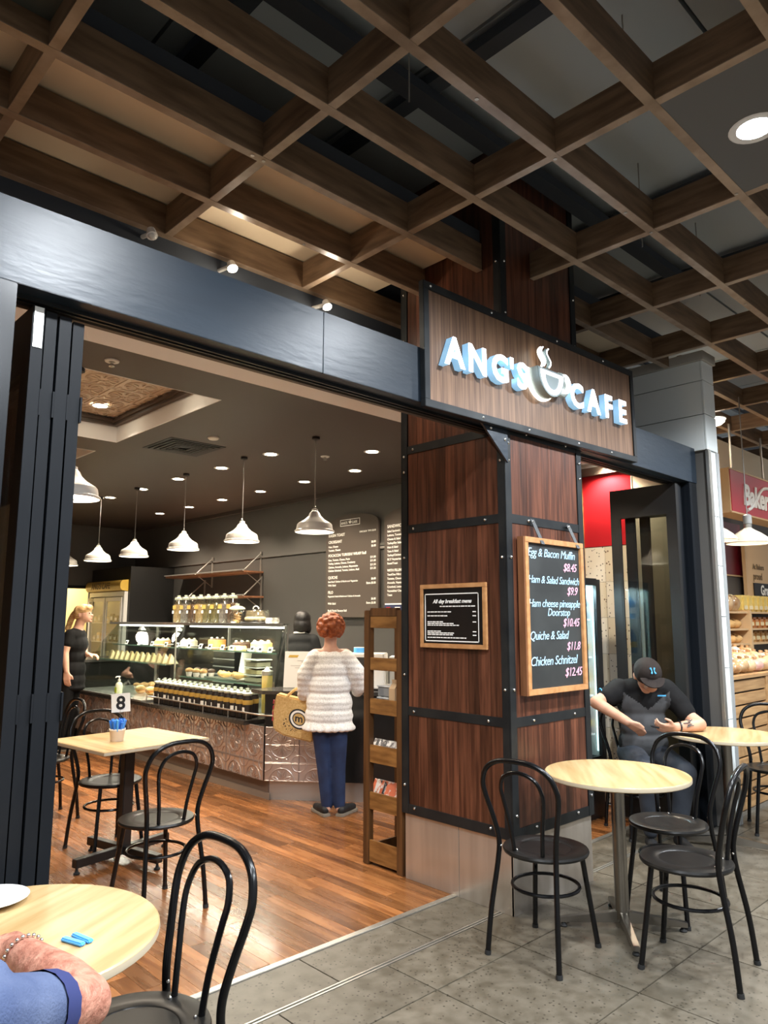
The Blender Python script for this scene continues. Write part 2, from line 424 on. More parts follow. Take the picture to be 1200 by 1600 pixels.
# food
defm('bread', col=(.55,.30,.10), col2=(.74,.48,.20), scale=7, rough=.7, rnd=.18, bump=.2, bscale=30)
defm('bread_pale', col=(.80,.66,.36), col2=(.86,.76,.50), scale=7, rough=.7, rnd=.10)
defm('cake_choc', col=(.045,.020,.012), col2=(.09,.045,.028), scale=14, rough=.5)
defm('cake_yellow', col=(.80,.58,.14), rough=.5, col2=(.88,.70,.28), scale=9)
defm('cake_orange', col=(.62,.22,.05), rough=.4, col2=(.70,.34,.10), scale=12)
defm('cream', col=(.60,.55,.42), rough=.5)
defm('filling', col=(.40,.42,.10), rough=.6, col2=(.62,.16,.08), scale=30)
defm('muffin', col=(.30,.15,.055), col2=(.46,.26,.10), scale=18, rough=.8)
defm('bag_bread', col=(.34,.16,.055), col2=(.62,.46,.27), scale=9, rough=.22, rnd=.2, detail=6)
defm('bag_pink', col=(.55,.26,.22), col2=(.62,.52,.42), scale=11, rough=.22, rnd=.1)
# people
defm('skin', col=(.60,.325,.225), rough=.5, subs=.1, col2=(.68,.395,.285), scale=9)
defm('skin_red', col=(.31,.105,.066), rough=.55, col2=(.52,.245,.168), scale=34, detail=9, lo=.3, hi=.62, bump=.45, bscale=90)
defm('skin_tan', col=(.52,.265,.165), rough=.5, subs=.1, col2=(.60,.33,.22), scale=10)
defm('hair_red', col=(.22,.045,.012), col2=(.46,.125,.035), scale=38, rough=.55, bump=.8, bscale=60)
defm('hair_blonde', col=(.46,.25,.09), col2=(.76,.52,.25), scale=16, stretch=(1,1,4), rough=.45, bump=.5, bscale=40)
defm('hair_black', col=(.010,.009,.009), col2=(.022,.020,.019), scale=20, rough=.35, bump=.3, bscale=50)
defm('hair_dark', col=(.03,.02,.014), rough=.6)
defm('knit', col=(.62,.60,.56), rough=.9, col2=(.86,.84,.81), scale=110, detail=2, lo=.3, hi=.55, bump=.45, bscale=170, bands=7.0)
defm('denim', col=(.007,.016,.055), col2=(.013,.031,.092), scale=9, rough=.8)
defm('denim_dark', col=(.010,.013,.020), col2=(.024,.030,.042), scale=7, rough=.8)
defm('cloth_black', col=(.005,.005,.0055), rough=.85, spec=.2, col2=(.008,.008,.0085), scale=10)
defm('cloth_charcoal', col=(.024,.025,.025), rough=.85, spec=.2)
defm('cloth_grey', col=(.050,.051,.053), rough=.85, spec=.2, col2=(.070,.071,.074), scale=8)
defm('cloth_blue', col=(.062,.085,.165), rough=.9, spec=.2, col2=(.110,.140,.235), scale=8, detail=6, bump=.3, bscale=200)
defm('cloth_navy', col=(.018,.028,.120), rough=.8)
defm('piping_blue', col=(.06,.35,.66), rough=.7)
defm('cap_brown', col=(.017,.012,.0105), rough=.8, spec=.2, col2=(.026,.019,.016), scale=12)
defm('shoe_black', col=(.011,.011,.012), rough=.6)
defm('shoe_sole', col=(.22,.19,.15), rough=.7)
defm('jute', col=(.55,.34,.115), col2=(.67,.45,.185), scale=70, rough=.85, bump=.35, bscale=160)
defm('jute_dark', col=(.32,.20,.08), rough=.85)
defm('kraft', col=(.46,.31,.175), rough=.75)
defm('tattoo', col=(.05,.055,.06), rough=.6)
defm('lips', col=(.45,.15,.12), rough=.5)
# bakery
defm('pine_slat', col=(.34,.185,.075), col2=(.50,.30,.135), scale=3, stretch=(1,6,14), rough=.5, rnd=.15)
defm('bak_tan', col=(.70,.46,.235), rough=.5)
defm('bak_red', col=(.52,.022,.036), rough=.3)
defm('bak_red_dark', col=(.17,.010,.018), rough=.4)
defm('bak_grey', col=(.105,.092,.080), rough=.6)
defm('magazine_w', col=(.70,.66,.62), rough=.35, col2=(.12,.10,.10), scale=22, lo=.48, hi=.56, rnd=.2)
defm('magazine_r', col=(.60,.14,.06), rough=.35, col2=(.72,.62,.55), scale=20, lo=.5, hi=.58, rnd=.2)
defm('magazine_k', col=(.03,.03,.035), rough=.35, col2=(.55,.50,.46), scale=20, lo=.55, hi=.62, rnd=.2)
defm('drink_red', col=(.55,.02,.03), rough=.25)
defm('drink_yellow', col=(.75,.52,.05), rough=.25)
defm('drink_dark', col=(.06,.02,.04), rough=.2)
defm('drink_blue', col=(.05,.22,.45), rough=.25)
defm('fridge_glow', col=(.75,.93,.95), emit=(.55,.90,.95), estr=1.3)
defm('jamb_black', col=(.006,.008,.011), rough=.26, spec=.5)
defm('hair_grey', col=(.16,.15,.14), col2=(.34,.32,.30), scale=60, rough=.7, bump=.8, bscale=120)
# ================================================================== THE SETTING
XW = 5.75            # face of the side wall (menu wall), runs along Y
YB = 12.5            # back wall
ZC = 3.10            # cafe ceiling
# ---- mall floor: square stone tiles
fl = struct('floor'); fl['label'] = 'speckled brown stone tile floor of the shopping mall'
G().box(-8,-8,-.06,16,2.86,-.008).build('floor_bed', 'grout', fl)
far = G(); T = .59
for i in range(-12, 19):
    for j in range(-12, 2):
        x0 = 3.02 + T*(i-6); x1 = x0+T; y0 = 1.64+T*j; y1 = min(y0+T, 2.53)
        if x1 > 5.76 and y1 > 2.32 and x0 < 5.95: y1 = 2.32
        if 0.6 < x1 and x0 < 7.4 and y1 > .4:
            h = random.uniform(0, .0012)
            G().box(x0+.002,y0+.002,-.012,x1-.002,y1-.002,h).build('tile', 'floor_tile', fl, bevel=.0015)
        else: far.box(x0+.002,y0+.002,-.012,x1-.002,y1-.002,0)
o = far.build('tile_field', 'floor_tile', fl); o['kind'] = 'stuff'
xs = [-3.72+.59*k for k in range(17)]
for a, b2 in zip(xs[:-1], xs[1:]):
    if b2 > 5.76: break
    G().box(a+.002,2.563,-.012,b2-.002,2.848,0).build('border_tile', 'floor_tile', fl, bevel=.0015)
o = G().box(-4,2.532,-.012,5.74,2.541,.001).box(-4,2.552,-.012,5.74,2.561,.001).build('floor_channel', 'alu', fl)
G().box(-4,2.85,-.012,3.28,2.885,.006).build('threshold_strip', 'alu', fl, bevel=.002)
G().box(4.07,2.85,-.012,5.74,2.885,.006).build('threshold_strip', 'alu', fl, bevel=.002)
# ---- cafe floor: narrow timber boards running into the shop
cf = struct('floor'); cf['label'] = 'warm brown narrow timber board floor inside the cafe'
G().box(-1.6,2.886,-.06,XW,YB,-.006).build('floor_bed', 'coffee', cf)
rest = G(); PW = .085; near = 0; x = -1.6
while x < XW-.01:
    y = 2.887 + random.uniform(-.8, 0)
    while y < YB:
        ln = random.uniform(.45, 1.15); y0 = max(y, 2.887); y1 = min(y+ln, YB); x1 = min(x+PW, XW)
        if y1 - y0 > .02:
            g = G() if (1.15 < x < 3.75 and y0 < 5.6) else rest
            g.box(x+.0008, y0+.0008, -.008, x1-.0008, y1-.0008, 0)
            if g is not rest: g.build('floorboard', 'floor_wood', cf); near += 1
        y += ln
    x += PW
o = rest.build('floorboard_field', 'floor_wood', cf); o['kind'] = 'stuff'

# ---- fascia beam over the shopfront (steel clad)
tb = struct('trim_1'); tb['label'] = 'dark blue-black steel clad fascia beam across the cafe front'
xj = [-3.0, -.55, 1.93, 2.62, 4.42, XW]
for a, b2 in zip(xj[:-1], xj[1:]):
    G().box(a+.001,2.42,2.60,b2-.001,2.44,2.885).build('fascia_panel', 'beam_paint', tb, bevel=.002)
G().box(-3,2.44,2.602,3.26,2.60,2.88).build('beam_core', 'beam_paint', tb)
G().box(4.09,2.44,2.602,XW,2.60,2.88).build('beam_core', 'beam_paint', tb)
for xa, xb in ((-3,3.26),(4.09,XW)):
    G().box(xa,2.500,2.588,xb,2.512,2.602).box(xa,2.530,2.588,xb,2.542,2.602).build('door_track', 'steel_black', tb)
    G().box(xa,2.575,2.592,xb,2.60,2.602).build('soffit_trim', 'moulding', tb)
G().prism([(3.27,2.60),(3.03,2.60),(3.27,2.40)], lambda u,v,d:(u,d,v), 2.425, 2.437).build('gusset_plate', 'beam_paint', tb)
for x_, z_ in ((3.12,2.575),(3.245,2.53)):
    G().ball((x_,2.424,z_),(.010,.006,.010)).build('bolt','bolt_metal',tb,smooth=True)
# bulkhead above and behind the beam
bh = struct('wall_bulkhead'); bh['label'] = 'dark bulkhead above the cafe opening'
G().box(-3,3.55,3.10,3.27,3.62,4.40).build('bulkhead_board','plenum_dark',bh)
G().box(3.27,3.55,3.10,4.08,3.62,4.40).build('bulkhead_board','plenum_dark',bh)
G().box(4.08,3.55,2.9,XW,3.62,4.40).build('bulkhead_board','plenum_dark',bh)

# ---- jamb at the left
jl = struct('trim_2'); jl['label'] = 'dark painted door jamb at the left of the shopfront'
G().box(-.25,2.42,0,.672,2.50,2.60).build('jamb_board','jamb_black',jl,bevel=.003)
G().box(-.25,2.50,0,.60,2.62,2.60).build('jamb_core','door_paint',jl)

# ---- folding doors
def leaf(parent, x0, x1, y0, y1, z0, z1, mat, stile=.085, top=.22, bot=.30):
    f = G(); f.box(x0,y0,z0,x1,y0+stile,z1).box(x0,y1-stile,z0,x1,y1,z1).box(x0,y0+stile,z1-top,x1,y1-stile,z1).box(x0,y0+stile,z0,x1,y1-stile,z0+bot)
    lf = f.build('door_leaf', mat, parent)
    xm = (x0+x1)/2
    G().box(xm-.004,y0+stile,z0+bot,xm+.004,y1-stile,z1-top).build('pane','glass_grey',lf)
    for yb in (y0+stile, y1-stile-.012):
        G().box(x0+.002,yb,z0+bot,xm-.006,yb+.012,z1-top).build('glazing_bead',mat,lf)
    return lf
d1 = struct('door_1'); d1['label'] = 'stack of dark folding door leaves at the left of the cafe front'
for k,(a,b2) in enumerate(((.748,.786),(.792,.829),(.836,.876),(.884,.922))):
    lf = leaf(d1, a, b2, 2.50+.006*(k%2), 3.15, .012, 2.575-.006*k, 'door_paint')
    for zz in (.35,1.2,2.2):
        G().box(b2,2.498,zz,b2+.006,2.52,zz+.09).build('hinge','door_paint',lf)
    if k == 0:
        hp = G().box(a+.004,2.4965,2.43,b2-.004,2.4995,2.572).build('hinge_plate','alu',lf)
        hp['label'] = 'pale metal hinge plate'
d2 = struct('door_2'); d2['label'] = 'stack of dark folding glass door leaves at the right of the cafe front'
for k,(a,b2) in enumerate(((5.45,5.492),(5.500,5.540),(5.548,5.588))):
    leaf(d2, a, b2, 2.465+.008*k, 3.02-.10*k, .012, 2.575, 'door_grey' if k == 0 else 'door_paint', stile=.072, top=.235)
jr = struct('trim_3'); jr['label'] = 'black steel jamb post beside the folding doors'
G().box(5.615,2.425,0,XW-.002,2.56,2.60).build('jamb_board','jamb_black',jr,bevel=.003)

# ---- dividing wall / side wall
dw = struct('wall_right'); dw['label'] = 'side wall of the cafe ending in a pale tiled pillar'
G().box(XW+.01,2.345,0,5.94,YB,3.60).build('wall_core','cafe_wall',dw)
zs = [2.862,3.155,3.435,3.60]
for a,b2 in zip(zs[:-1],zs[1:]):
    G().box(XW-.012,2.335,a+.003,XW+.008,3.54,b2-.003).build('cladding_panel','pillar_tile',dw,bevel=.002)
    G().box(XW-.012,2.318,a+.003,5.945,2.333,b2-.003).build('cladding_panel','pillar_tile',dw,bevel=.002)
zs = [0,.39,.775,1.16,1.55,1.945,2.335,2.858]
for a,b2 in zip(zs[:-1],zs[1:]):
    G().box(XW+.045,2.322,a+.002,5.945,2.338,b2-.002).build('pillar_tile','pillar_tile',dw,bevel=.0015)
G().box(XW-.004,2.312,0,XW+.044,2.34,2.86).build('corner_trim','alu',dw,bevel=.003)
G().box(5.90,2.316,0,5.953,2.36,2.86).build('corner_trim','pillar_joint',dw)
G().box(XW-.03,2.30,3.60,5.96,3.55,3.675).build('head_trim','fascia_grey',dw)
G().box(XW-.004,3.5,.0,XW+.012,YB,ZC).build('wall_paint','cafe_wall',dw)
G().box(XW-.012,3.5,0,XW-.003,YB,2.36).build('lower_wall_paint','cafe_wall_low',dw)
G().box(XW-.03,3.62,2.36,XW-.002,YB,2.395).build('wall_rail','cafe_wall',dw,bevel=.004)
G().box(XW-.06,4.05,ZC-.05,XW-.002,YB,ZC).build('cornice','cafe_ceiling',dw)
G().box(XW-.014,2.60,0,XW+.002,2.965,2.5).build('beige_panel','beige_panel',dw)
G().box(XW-.013,2.60,2.50,XW+.002,2.965,2.86).build('cream_panel','cream_wall',dw)
G().box(XW-.016,2.972,2.158,XW+.002,3.52,2.79).build('red_splashback','red_gloss',dw)
G().box(XW-.018,2.966,0,XW+.002,2.974,2.79).build('edge_strip','cream_wall',dw)
for k in range(2):
    for j in range(7):
        G().box(XW-.015,2.976+.272*k,.02+.305*j,XW+.002,2.976+.272*k+.269,.02+.305*j+.302).build('mosaic_tile','mosaic2' if (k+j)%2 else 'mosaic',dw)
G().box(XW-.05,2.62,2.79,XW+.002,3.54,2.86).build('cornice','moulding',dw)
# ---- back wall and kitchen doorway
bw = struct('wall_back'); bw['label'] = 'dark back wall of the cafe with a doorway to a yellow lit room'
G().box(4.99,YB,0,XW,YB+.12,ZC).build('wall_paint','cafe_wall',bw)
G().box(4.30,YB,2.03,4.99,YB+.12,ZC).build('wall_paint','cafe_wall',bw)
G().box(-1.6,YB,0,4.30,YB+.12,ZC).build('wall_paint','cafe_wall',bw)
G().box(4.28,YB-.02,0,4.33,YB+.01,2.08).box(4.955,YB-.02,0,5.0,YB+.01,2.08).box(4.28,YB-.02,2.03,5.0,YB+.01,2.08).build('door_surround','door_paint',bw)
G().box(-1.6,YB-.03,2.36,4.9,YB-.001,2.395).build('wall_rail','cafe_wall',bw)
kr = struct('wall_kitchen'); kr['label'] = 'yellow wall of the room behind the doorway'
G().box(3.6,13.6,0,6.2,13.66,2.6).build('wall_paint','yellow_room',kr)
G().box(3.6,YB+.12,2.55,6.2,13.6,2.6).build('ceiling_board','white_plaster',kr)
G().box(5.6,YB+.12,0,5.66,13.6,2.6).build('wall_paint','yellow_room',kr)
G().box(3.6,YB+.12,0,3.66,13.6,2.6).build('wall_paint','yellow_room',kr)
G().box(3.6,YB+.12,-.05,6.2,13.6,0).build('floor_sheet','plastic_grey',kr)
lk = tag(G().box(4.4,12.95,2.51,4.95,13.2,2.548).build('ceiling_light','lamp_glow_soft'), 'square ceiling light in the yellow room behind the doorway', 'light')
area('kitchen_lamp', None, (4.65,13.05,2.49), 30, MID, .5, .25)
# left wall of the cafe
lw = struct('wall_left'); lw['label'] = 'pale left wall of the cafe'
G().box(-1.72,2.62,0,-1.6,YB,ZC).build('wall_paint','cream_wall',lw)
# black cool-room block in the back corner
cr_ = struct('wall_block'); cr_['label'] = 'black boxed-in corner beside the drinks fridge'
G().box(5.0,11.0,0,XW-.015,YB,2.34).build('block_panel','black_wall',cr_)

# ---- cafe ceiling with two coffers
ce = struct('ceiling'); ce['label'] = 'dark taupe cafe ceiling with recessed tin coffers'
G().box(-1.6,3.62,ZC,XW,4.05,ZC+.06).build('white_border','white_plaster',ce)
CX0, CX1 = .75, 2.67; CO = ((4.52,6.31),(6.77,8.56))
g = G(); ys = [4.05,4.52,6.31,6.77,8.56,YB]
g.box(CX1,4.05,ZC,XW,YB,ZC+.06); g.box(-1.6,4.05,ZC,CX0,YB,ZC+.06)
for a,b2 in ((4.05,4.52),(6.31,6.77),(8.56,YB)): g.box(CX0,a,ZC,CX1,b2,ZC+.06)
g.build('ceiling_board','cafe_ceiling',ce)
for (a,b2) in CO:
    s = G(); z0, z1 = ZC-.001, ZC+.145
    s.box(CX0,a,z0,CX0+.008,b2,z1).box(CX1-.008,a,z0,CX1,b2,z1).box(CX0+.008,a,z0,CX1-.008,a+.008,z1).box(CX0+.008,b2-.008,z0,CX1-.008,b2,z1)
    s.build('coffer_side','white_plaster',ce)
    for k,(dz,ins) in enumerate(((.14,.0),(.165,.022))):
        t = G(); i0 = ins; i1 = ins+.05
        t.ring([(CX0+i0-.05,a+i0-.05),(CX1-i0+.05,a+i0-.05),(CX1-i0+.05,b2-i0+.05),(CX0+i0-.05,b2-i0+.05)],
               [(CX0+i1,a+i1),(CX1-i1,a+i1),(CX1-i1,b2-i1),(CX0+i1,b2-i1)], lambda u,v,d:(u,v,d), ZC+dz, ZC+dz+.03)
        t.build('crown_moulding','moulding',ce)
    # pressed tin panels: a raised lattice and rosette on each
    tile = G(); S = .30
    tile.box(0,0,.006,S,S,.010)
    for e in (0,S-.012): tile.box(e,0,0,e+.012,S,.008); tile.box(0,e,0,S,e+.012,.008)
    for k in range(12):
        an = k*math.pi/6; c,sn = math.cos(an), math.sin(an)
        tile.cbox((S/2+.075*c,S/2+.075*sn,.003),(.07,.016,.012),an)
    tile.tube([(S/2+.118*math.cos(q*math.pi/8),S/2+.118*math.sin(q*math.pi/8),.004) for q in range(16)],.007,6,closed=True)
    for cx in (.03,S-.03):
        for cy in (.03,S-.03): tile.ball((cx,cy,.006),(.022,.022,.010),8,5)
    tm = tile.mesh('tin_tile','tin_ceiling',smooth=True)
    nx = int(math.ceil((CX1-CX0)/S)); ny = int(math.ceil((b2-a)/S))
    for i in range(nx):
        for j in range(ny):
            if a > 6 and i > 3: link_mesh('tin_tile', tm, ce, (CX0+i*S, a+j*S, ZC+.205))
            elif a < 6: link_mesh('tin_tile', tm, ce, (CX0+i*S, a+j*S, ZC+.205))
    G().box(CX0-.05,a-.05,ZC+.217,CX1+.05,b2+.05,ZC+.23).build('coffer_back','cafe_ceiling',ce)
G().box(4.07,2.61,2.90,XW-.02,3.55,2.94).build('front_soffit','white_plaster',ce)

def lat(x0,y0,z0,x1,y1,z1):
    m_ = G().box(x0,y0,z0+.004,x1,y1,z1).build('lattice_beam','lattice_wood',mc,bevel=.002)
    G().box(x0,y0-.001,z0,x1,y1+.001,z0+.004).build('edge_strip','lattice_edge_lit',m_)  # paler underside strip: light from the floor put into its colour
# ---- mall ceiling: timber egg-crate lattice, panels, upper ceiling
mc = struct('ceiling'); mc['label'] = 'brown timber egg-crate lattice hung below the mall ceiling'
ZL0, ZL1, TH = 3.60, 3.772, .042
YR = [3.53-.466*k for k in range(11)]; XR = [.775+.935*k for k in range(-3,11)]
for y in YR:
    segs = [(-2.6,9.6)]
    if 2.44 < y < 3.27: segs = [(-2.6,3.262),(4.088,XW-.03),(5.965,9.6)]
    elif y > 2.3: segs = [(-2.6,XW-.03),(5.965,9.6)]
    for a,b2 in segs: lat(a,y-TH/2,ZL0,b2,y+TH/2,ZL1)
for x in XR:
    segs = [(YR[-1]-.3,3.55)]
    if 3.25 < x < 4.1: segs = [(YR[-1]-.3,2.442),(3.268,3.55)]
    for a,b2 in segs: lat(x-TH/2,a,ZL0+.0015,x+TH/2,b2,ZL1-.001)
# bakery side carries on deeper
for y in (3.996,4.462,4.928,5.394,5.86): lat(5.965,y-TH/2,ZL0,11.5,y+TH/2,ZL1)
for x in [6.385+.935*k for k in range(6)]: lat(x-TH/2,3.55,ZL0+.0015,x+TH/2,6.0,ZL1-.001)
PAN = [(XR[k]+TH/2, XR[k+1]-TH/2) for k in (2,4,6,8)]   # panels that carry the mall downlights
PAN = [(.775-.935*2+TH/2,.775-.935-TH/2),(.775+TH/2,1.71-TH/2),(2.645+TH/2,3.58-TH/2),(4.515+TH/2,5.45-TH/2),(6.385+TH/2,7.32-TH/2)]
for a,b2 in PAN:
    G().box(a,YR[6]+TH/2,3.602,b2,YR[5]-TH/2,3.614).build('lattice_panel','ply_panel',mc)
for a,b2 in PAN[1:4]:
    G().box(a,YR[10]+TH/2,3.602,b2,YR[9]-TH/2,3.614).build('lattice_panel','ply_panel',mc)
G().box(.775-.935+TH/2,YR[4]+TH/2,3.70,.775-TH/2,YR[2]-TH/2,3.712).build('lattice_panel','green_panel',mc)
for x,y in ((3.54,1.21),(2.66,1.67),(1.71,2.6),(1.65,2.60),(2.1,1.67),(3.3,1.67),(4.9,1.67),(3.58,1.67),(5.2,2.135),(4.2,2.135),(2.3,3.07)):
    G().cyl((x,y,3.598),(x,y,3.602),.009,n=10).build('screw_cap','chain',mc)
for x,y in ((2.93,1.45),(3.95,1.0),(2.1,2.05),(4.05,1.95),(5.0,2.0)):
    G().cyl((x,y,3.80),(x,y,4.36),.004,n=6).build('hanger_rod','chain',mc)
uc = struct('ceiling'); uc['label'] = 'grey upper mall ceiling above the lattice'
for i in range(12):
    for j in range(5):
        x0 = -3+1.1*i; y0 = 3.62-1.2*(j+1)
        G().box(x0+.01,y0+.01,4.36,x0+1.09,y0+1.19,4.40).build('ceiling_panel','upper_ceiling',uc)
G().box(-4,-3,4.40,13,6.4,4.46).build('ceiling_slab','plenum_dark',uc)
G().box(5.95,6.3,3.0,13,6.4,4.40).build('end_board','plenum_dark',uc)
for i in range(6): G().box(5.97+1.1*i,3.72,4.36,7.05+1.1*i,6.2,4.40).build('ceiling_panel','upper_ceiling',uc)
for x in (1.55,2.55,3.45,4.45,5.6): G().box(x-.045,-1.2,4.26,x+.045,3.6,4.32).build('service_duct','plenum_dark',uc)
for y in (2.36,): G().box(-3,y-.05,4.20,5.7,y+.05,4.26).build('service_duct','plenum_dark',uc)
cs = struct('ceiling'); cs['label'] = 'cream soffit boards above the lattice by the shopfront'
for a,b2 in ((-3,-.15),(-.15,.77),(.77,1.705),(1.705,2.64),(2.64,3.26),(4.09,4.51),(4.51,5.44),(5.44,5.74)):
    G().box(a+.004,2.605,3.782,b2-.004,3.06,3.802).build('soffit_board','cream_soffit',cs)
    G().box(a+.004,3.075,3.782,b2-.004,3.56,3.802).build('soffit_board','cream_soffit',cs)
G().box(-3,2.59,3.782,3.26,2.604,3.86).build('soffit_upstand','plenum_dark',cs)
G().box(4.09,2.59,3.782,5.74,2.604,3.86).build('soffit_upstand','plenum_dark',cs)

# ---- column
cm = thing('column', 'square column clad in dark red-brown timber boards with black steel straps and a stainless base', 'column', (3.67,2.85,0))
CA, CB, CC, CD = 3.27, 4.055, 2.45, 3.26
G().box(CA+.012,CC+.012,.40,CB-.012,CD-.012,4.36).build('column_core','black_wall',cm)
G().box(CA+.02,CC+.02,0,CB-.02,CD-.02,.40).build('base_core','plenum_dark',cm)
zsec = [(.415,.975),(.975,2.09),(2.09,2.60),(2.60,4.36)]
for za,zb in zsec:
    n = 9
    for k in range(n):
        bwid = (CD-CC-.10)/n; a = CC+.05+k*bwid
        G().box(CA-.002-random.uniform(0,.0015),a+.0008,za+.002,CA+.012,a+bwid-.0008,zb-.002).build('board','jarrah',cm)
        bwid = (CB-CA-.10)/n; a = CA+.05+k*bwid
        G().box(a+.0008,CC-.002-random.uniform(0,.0015),za+.002,a+bwid-.0008,CC+.012,zb-.002).build('board','jarrah',cm)
        if za > 2.5 or k in (0,4,8):
            bwid = (CD-CC-.10)/n
            G().box(CB-.012,CC+.05+k*bwid,za+.002,CB+.002,CC+.05+(k+1)*bwid-.001,zb-.002).build('board','jarrah',cm)
    G().box(CA+.05,CD-.012,za,CB-.05,CD+.002,zb).build('back_board','jarrah',cm)
L = .056; t = .009
for (x,y,sx,sy) in ((CA,CC,1,1),(CB,CC,-1,1),(CA,CD,1,-1),(CB,CD,-1,-1)):
    xo, yo = x-sx*t, y-sy*t
    G().box(xo,yo,.375,xo+sx*L,yo+sy*t,4.36).box(xo,yo+sy*t,.375,xo+sx*t,yo+sy*L,4.36).build('corner_angle','steel_black',cm,bevel=.0015)
bolt = G().ball((0,0,0),.0085,8,6).mesh('bolt','bolt_metal',smooth=True)
def put_bolt(x,y,z): link_mesh('bolt', bolt, cm, (x-3.67,y-2.85,z))
for zz in (.415,.975,2.09,2.60):
    za, zb = zz-.026, zz+.026
    if zz < .5: za, zb = .375, .432
    G().box(CA-.007,CC+.046,za,CA-.0005,CD-.046,zb).build('strap','steel_black',cm,bevel=.001)
    G().box(CA+.046,CC-.007,za,CB-.046,CC-.0005,zb).build('strap','steel_black',cm,bevel=.001)
    G().box(CB+.0005,CC+.046,za,CB+.007,CD-.046,zb).build('strap','steel_black',cm,bevel=.001)
    for yy in (CC+.14,CD-.10): put_bolt(CA-.010,yy,zz)
    for xx in (CA+.20,CB-.17): put_bolt(xx,CC-.010,zz)
for zz in (.50,1.15,1.87,2.42,2.52,3.3,3.62):
    put_bolt(CA+.022,CC-.012,zz); put_bolt(CA-.012,CC+.022,zz); put_bolt(CB-.022,CC-.012,zz-.01); put_bolt(CA-.012,CD-.022,zz+.04)
for a,b2 in ((CC+.008,2.83),(2.832,CD-.008)):
    G().box(CA+.006,a,.0,CA+.021,b2,.385).build('base_panel','stainless',cm,bevel=.0015)
for a,b2 in ((CA+.006,3.66),(3.662,CB-.006)):
    G().box(a,CC+.006,.0,b2,CC+.021,.385).build('base_panel','stainless',cm,bevel=.0015)
G().box(CB-.021,CC+.021,0,CB-.006,CD-.006,.385).build('base_panel','stainless',cm)
G().box(CA+.02,CD-.021,0,CB-.02,CD-.006,.385).build('base_panel','stainless',cm)
# ================================================================== SHOPFRONT THINGS
sg = thing('shop_sign', 'long timber faced cafe sign with glowing white letters in a dark steel frame', 'sign', (3.62,2.40,2.92))
sg.rotation_euler = (0, RAD(-1.0), 0)
SX0,SX1,SZ0,SZ1 = 2.545,4.705,2.592,3.252
G().box(SX0+.02,2.394,SZ0+.02,SX1-.02,2.408,SZ1-.02).build('sign_board','sign_wood',sg)
fw_ = .040
for a in ((SX0,2.384,SZ1-fw_,SX1,2.418,SZ1),(SX0,2.384,SZ0,SX1,2.418,SZ0+fw_),(SX0,2.384,SZ0+fw_,SX0+fw_,2.418,SZ1-fw_),(SX1-fw_,2.384,SZ0+fw_,SX1,2.418,SZ1-fw_)):
    G().box(*a).build('frame_bar','steel_black',sg,bevel=.002)
G().box(SX0+.03,2.409,SZ0+.03,SX1-.03,2.418,SZ1-.03).build('back_panel','plenum_dark',sg)
for xx,zz in ((3.1,SZ1-.02),(3.75,SZ1-.02),(4.3,SZ1-.02),(2.6,SZ1-.02),(3.0,SZ0+.02),(3.42,SZ0+.02),(3.95,SZ0+.02),(4.35,SZ0+.02)):
    G().ball((xx,2.384,zz),(.008,.005,.008),8,6).build('bolt','bolt_metal',sg,smooth=True)
org = Vector((3.62,2.40,2.92))
for ch,x in (('A',2.665),('N',2.845),('G',3.035),("'",3.140),('S',3.235),('C',3.795),('A',3.985),('F',4.170),('E',4.350)):
    zc = 2.905; size = .210; x = x*1.0264
    for nm,mt,y0,y1,bold in (('letter','letter_side',2.350,2.393,.006),('letter_face','letter_face',2.3465,2.3505,.006)):
        me = text_mesh(nm, ch, size, mt, depth=(y1-y0)/2, bold=bold)
        vx = [v.co.x for v in me.vertices]; cxm = (min(vx)+max(vx))/2
        me.transform(Matrix.Translation((-cxm,-.072,0)))
        me.transform(Matrix(((1,0,0),(0,0,-1),(0,1,0))).to_4x4())
        ob = bpy.data.objects.new(nm, me); COL.objects.link(ob)
        if nm == 'letter': ob.parent = sg; ob.location = Vector((x,(y0+y1)/2,zc))-org; par = ob
        else: ob.parent = par; ob.location = (0,(y0+y1)/2-2.3715,0)
        me.update()
# coffee cup emblem
def bowl(a,b2,cx,cz,n=22): return [(cx+a*math.cos(math.pi+math.pi*k/n), cz+b2*math.sin(math.pi+math.pi*k/n)) for k in range(n+1)]
fn = lambda u,v,d:(u,d,v)
cx_, cz_ = 3.567, 2.984
G().prism(bowl(.158,.178,cx_-.006,cz_+.006),fn,2.3810,2.3940).build('cup_halo','logo_glow',sg)
G().prism(bowl(.140,.160,cx_,cz_),fn,2.3180,2.3780).build('cup_bowl','logo_side',sg)
G().prism(bowl(.137,.157,cx_,cz_-.002),fn,2.3140,2.3180).build('cup_face','logo_face',sg)
G().ring(bowl(.118,.136,cx_,cz_-.014),bowl(.074,.084,cx_,cz_-.036),fn,2.3095,2.3140).build('cup_light','logo_white',sg)
hd = [(cx_+.148+.052*math.cos(RAD(q)),2.3480,cz_-.052+.052*math.sin(RAD(q))) for q in range(-125,126,14)]
G().tube(hd,.018,8,flat=1.6).build('cup_handle','logo_side',sg,smooth=True)
hd = [(p[0],2.3180,p[2]) for p in hd]
G().tube(hd,.008,6).build('handle_light','letter_face',sg,smooth=True)
for k,sx in enumerate((-.055,.0)):
    st = [(cx_+sx+.020*math.sin(q*.62),2.3460,cz_+.022+.0115*q) for q in range(11)]
    G().tube(st,[.005+.010*math.sin(math.pi*(q+.6)/11.2) for q in range(11)],8).build('steam','logo_glow' if k == 0 else 'logo_face',sg,smooth=True)
    st = [(p[0]+.004,2.3320,p[2]) for p in st]
    G().tube(st,.004,6).build('steam_light','letter_face',sg,smooth=True)

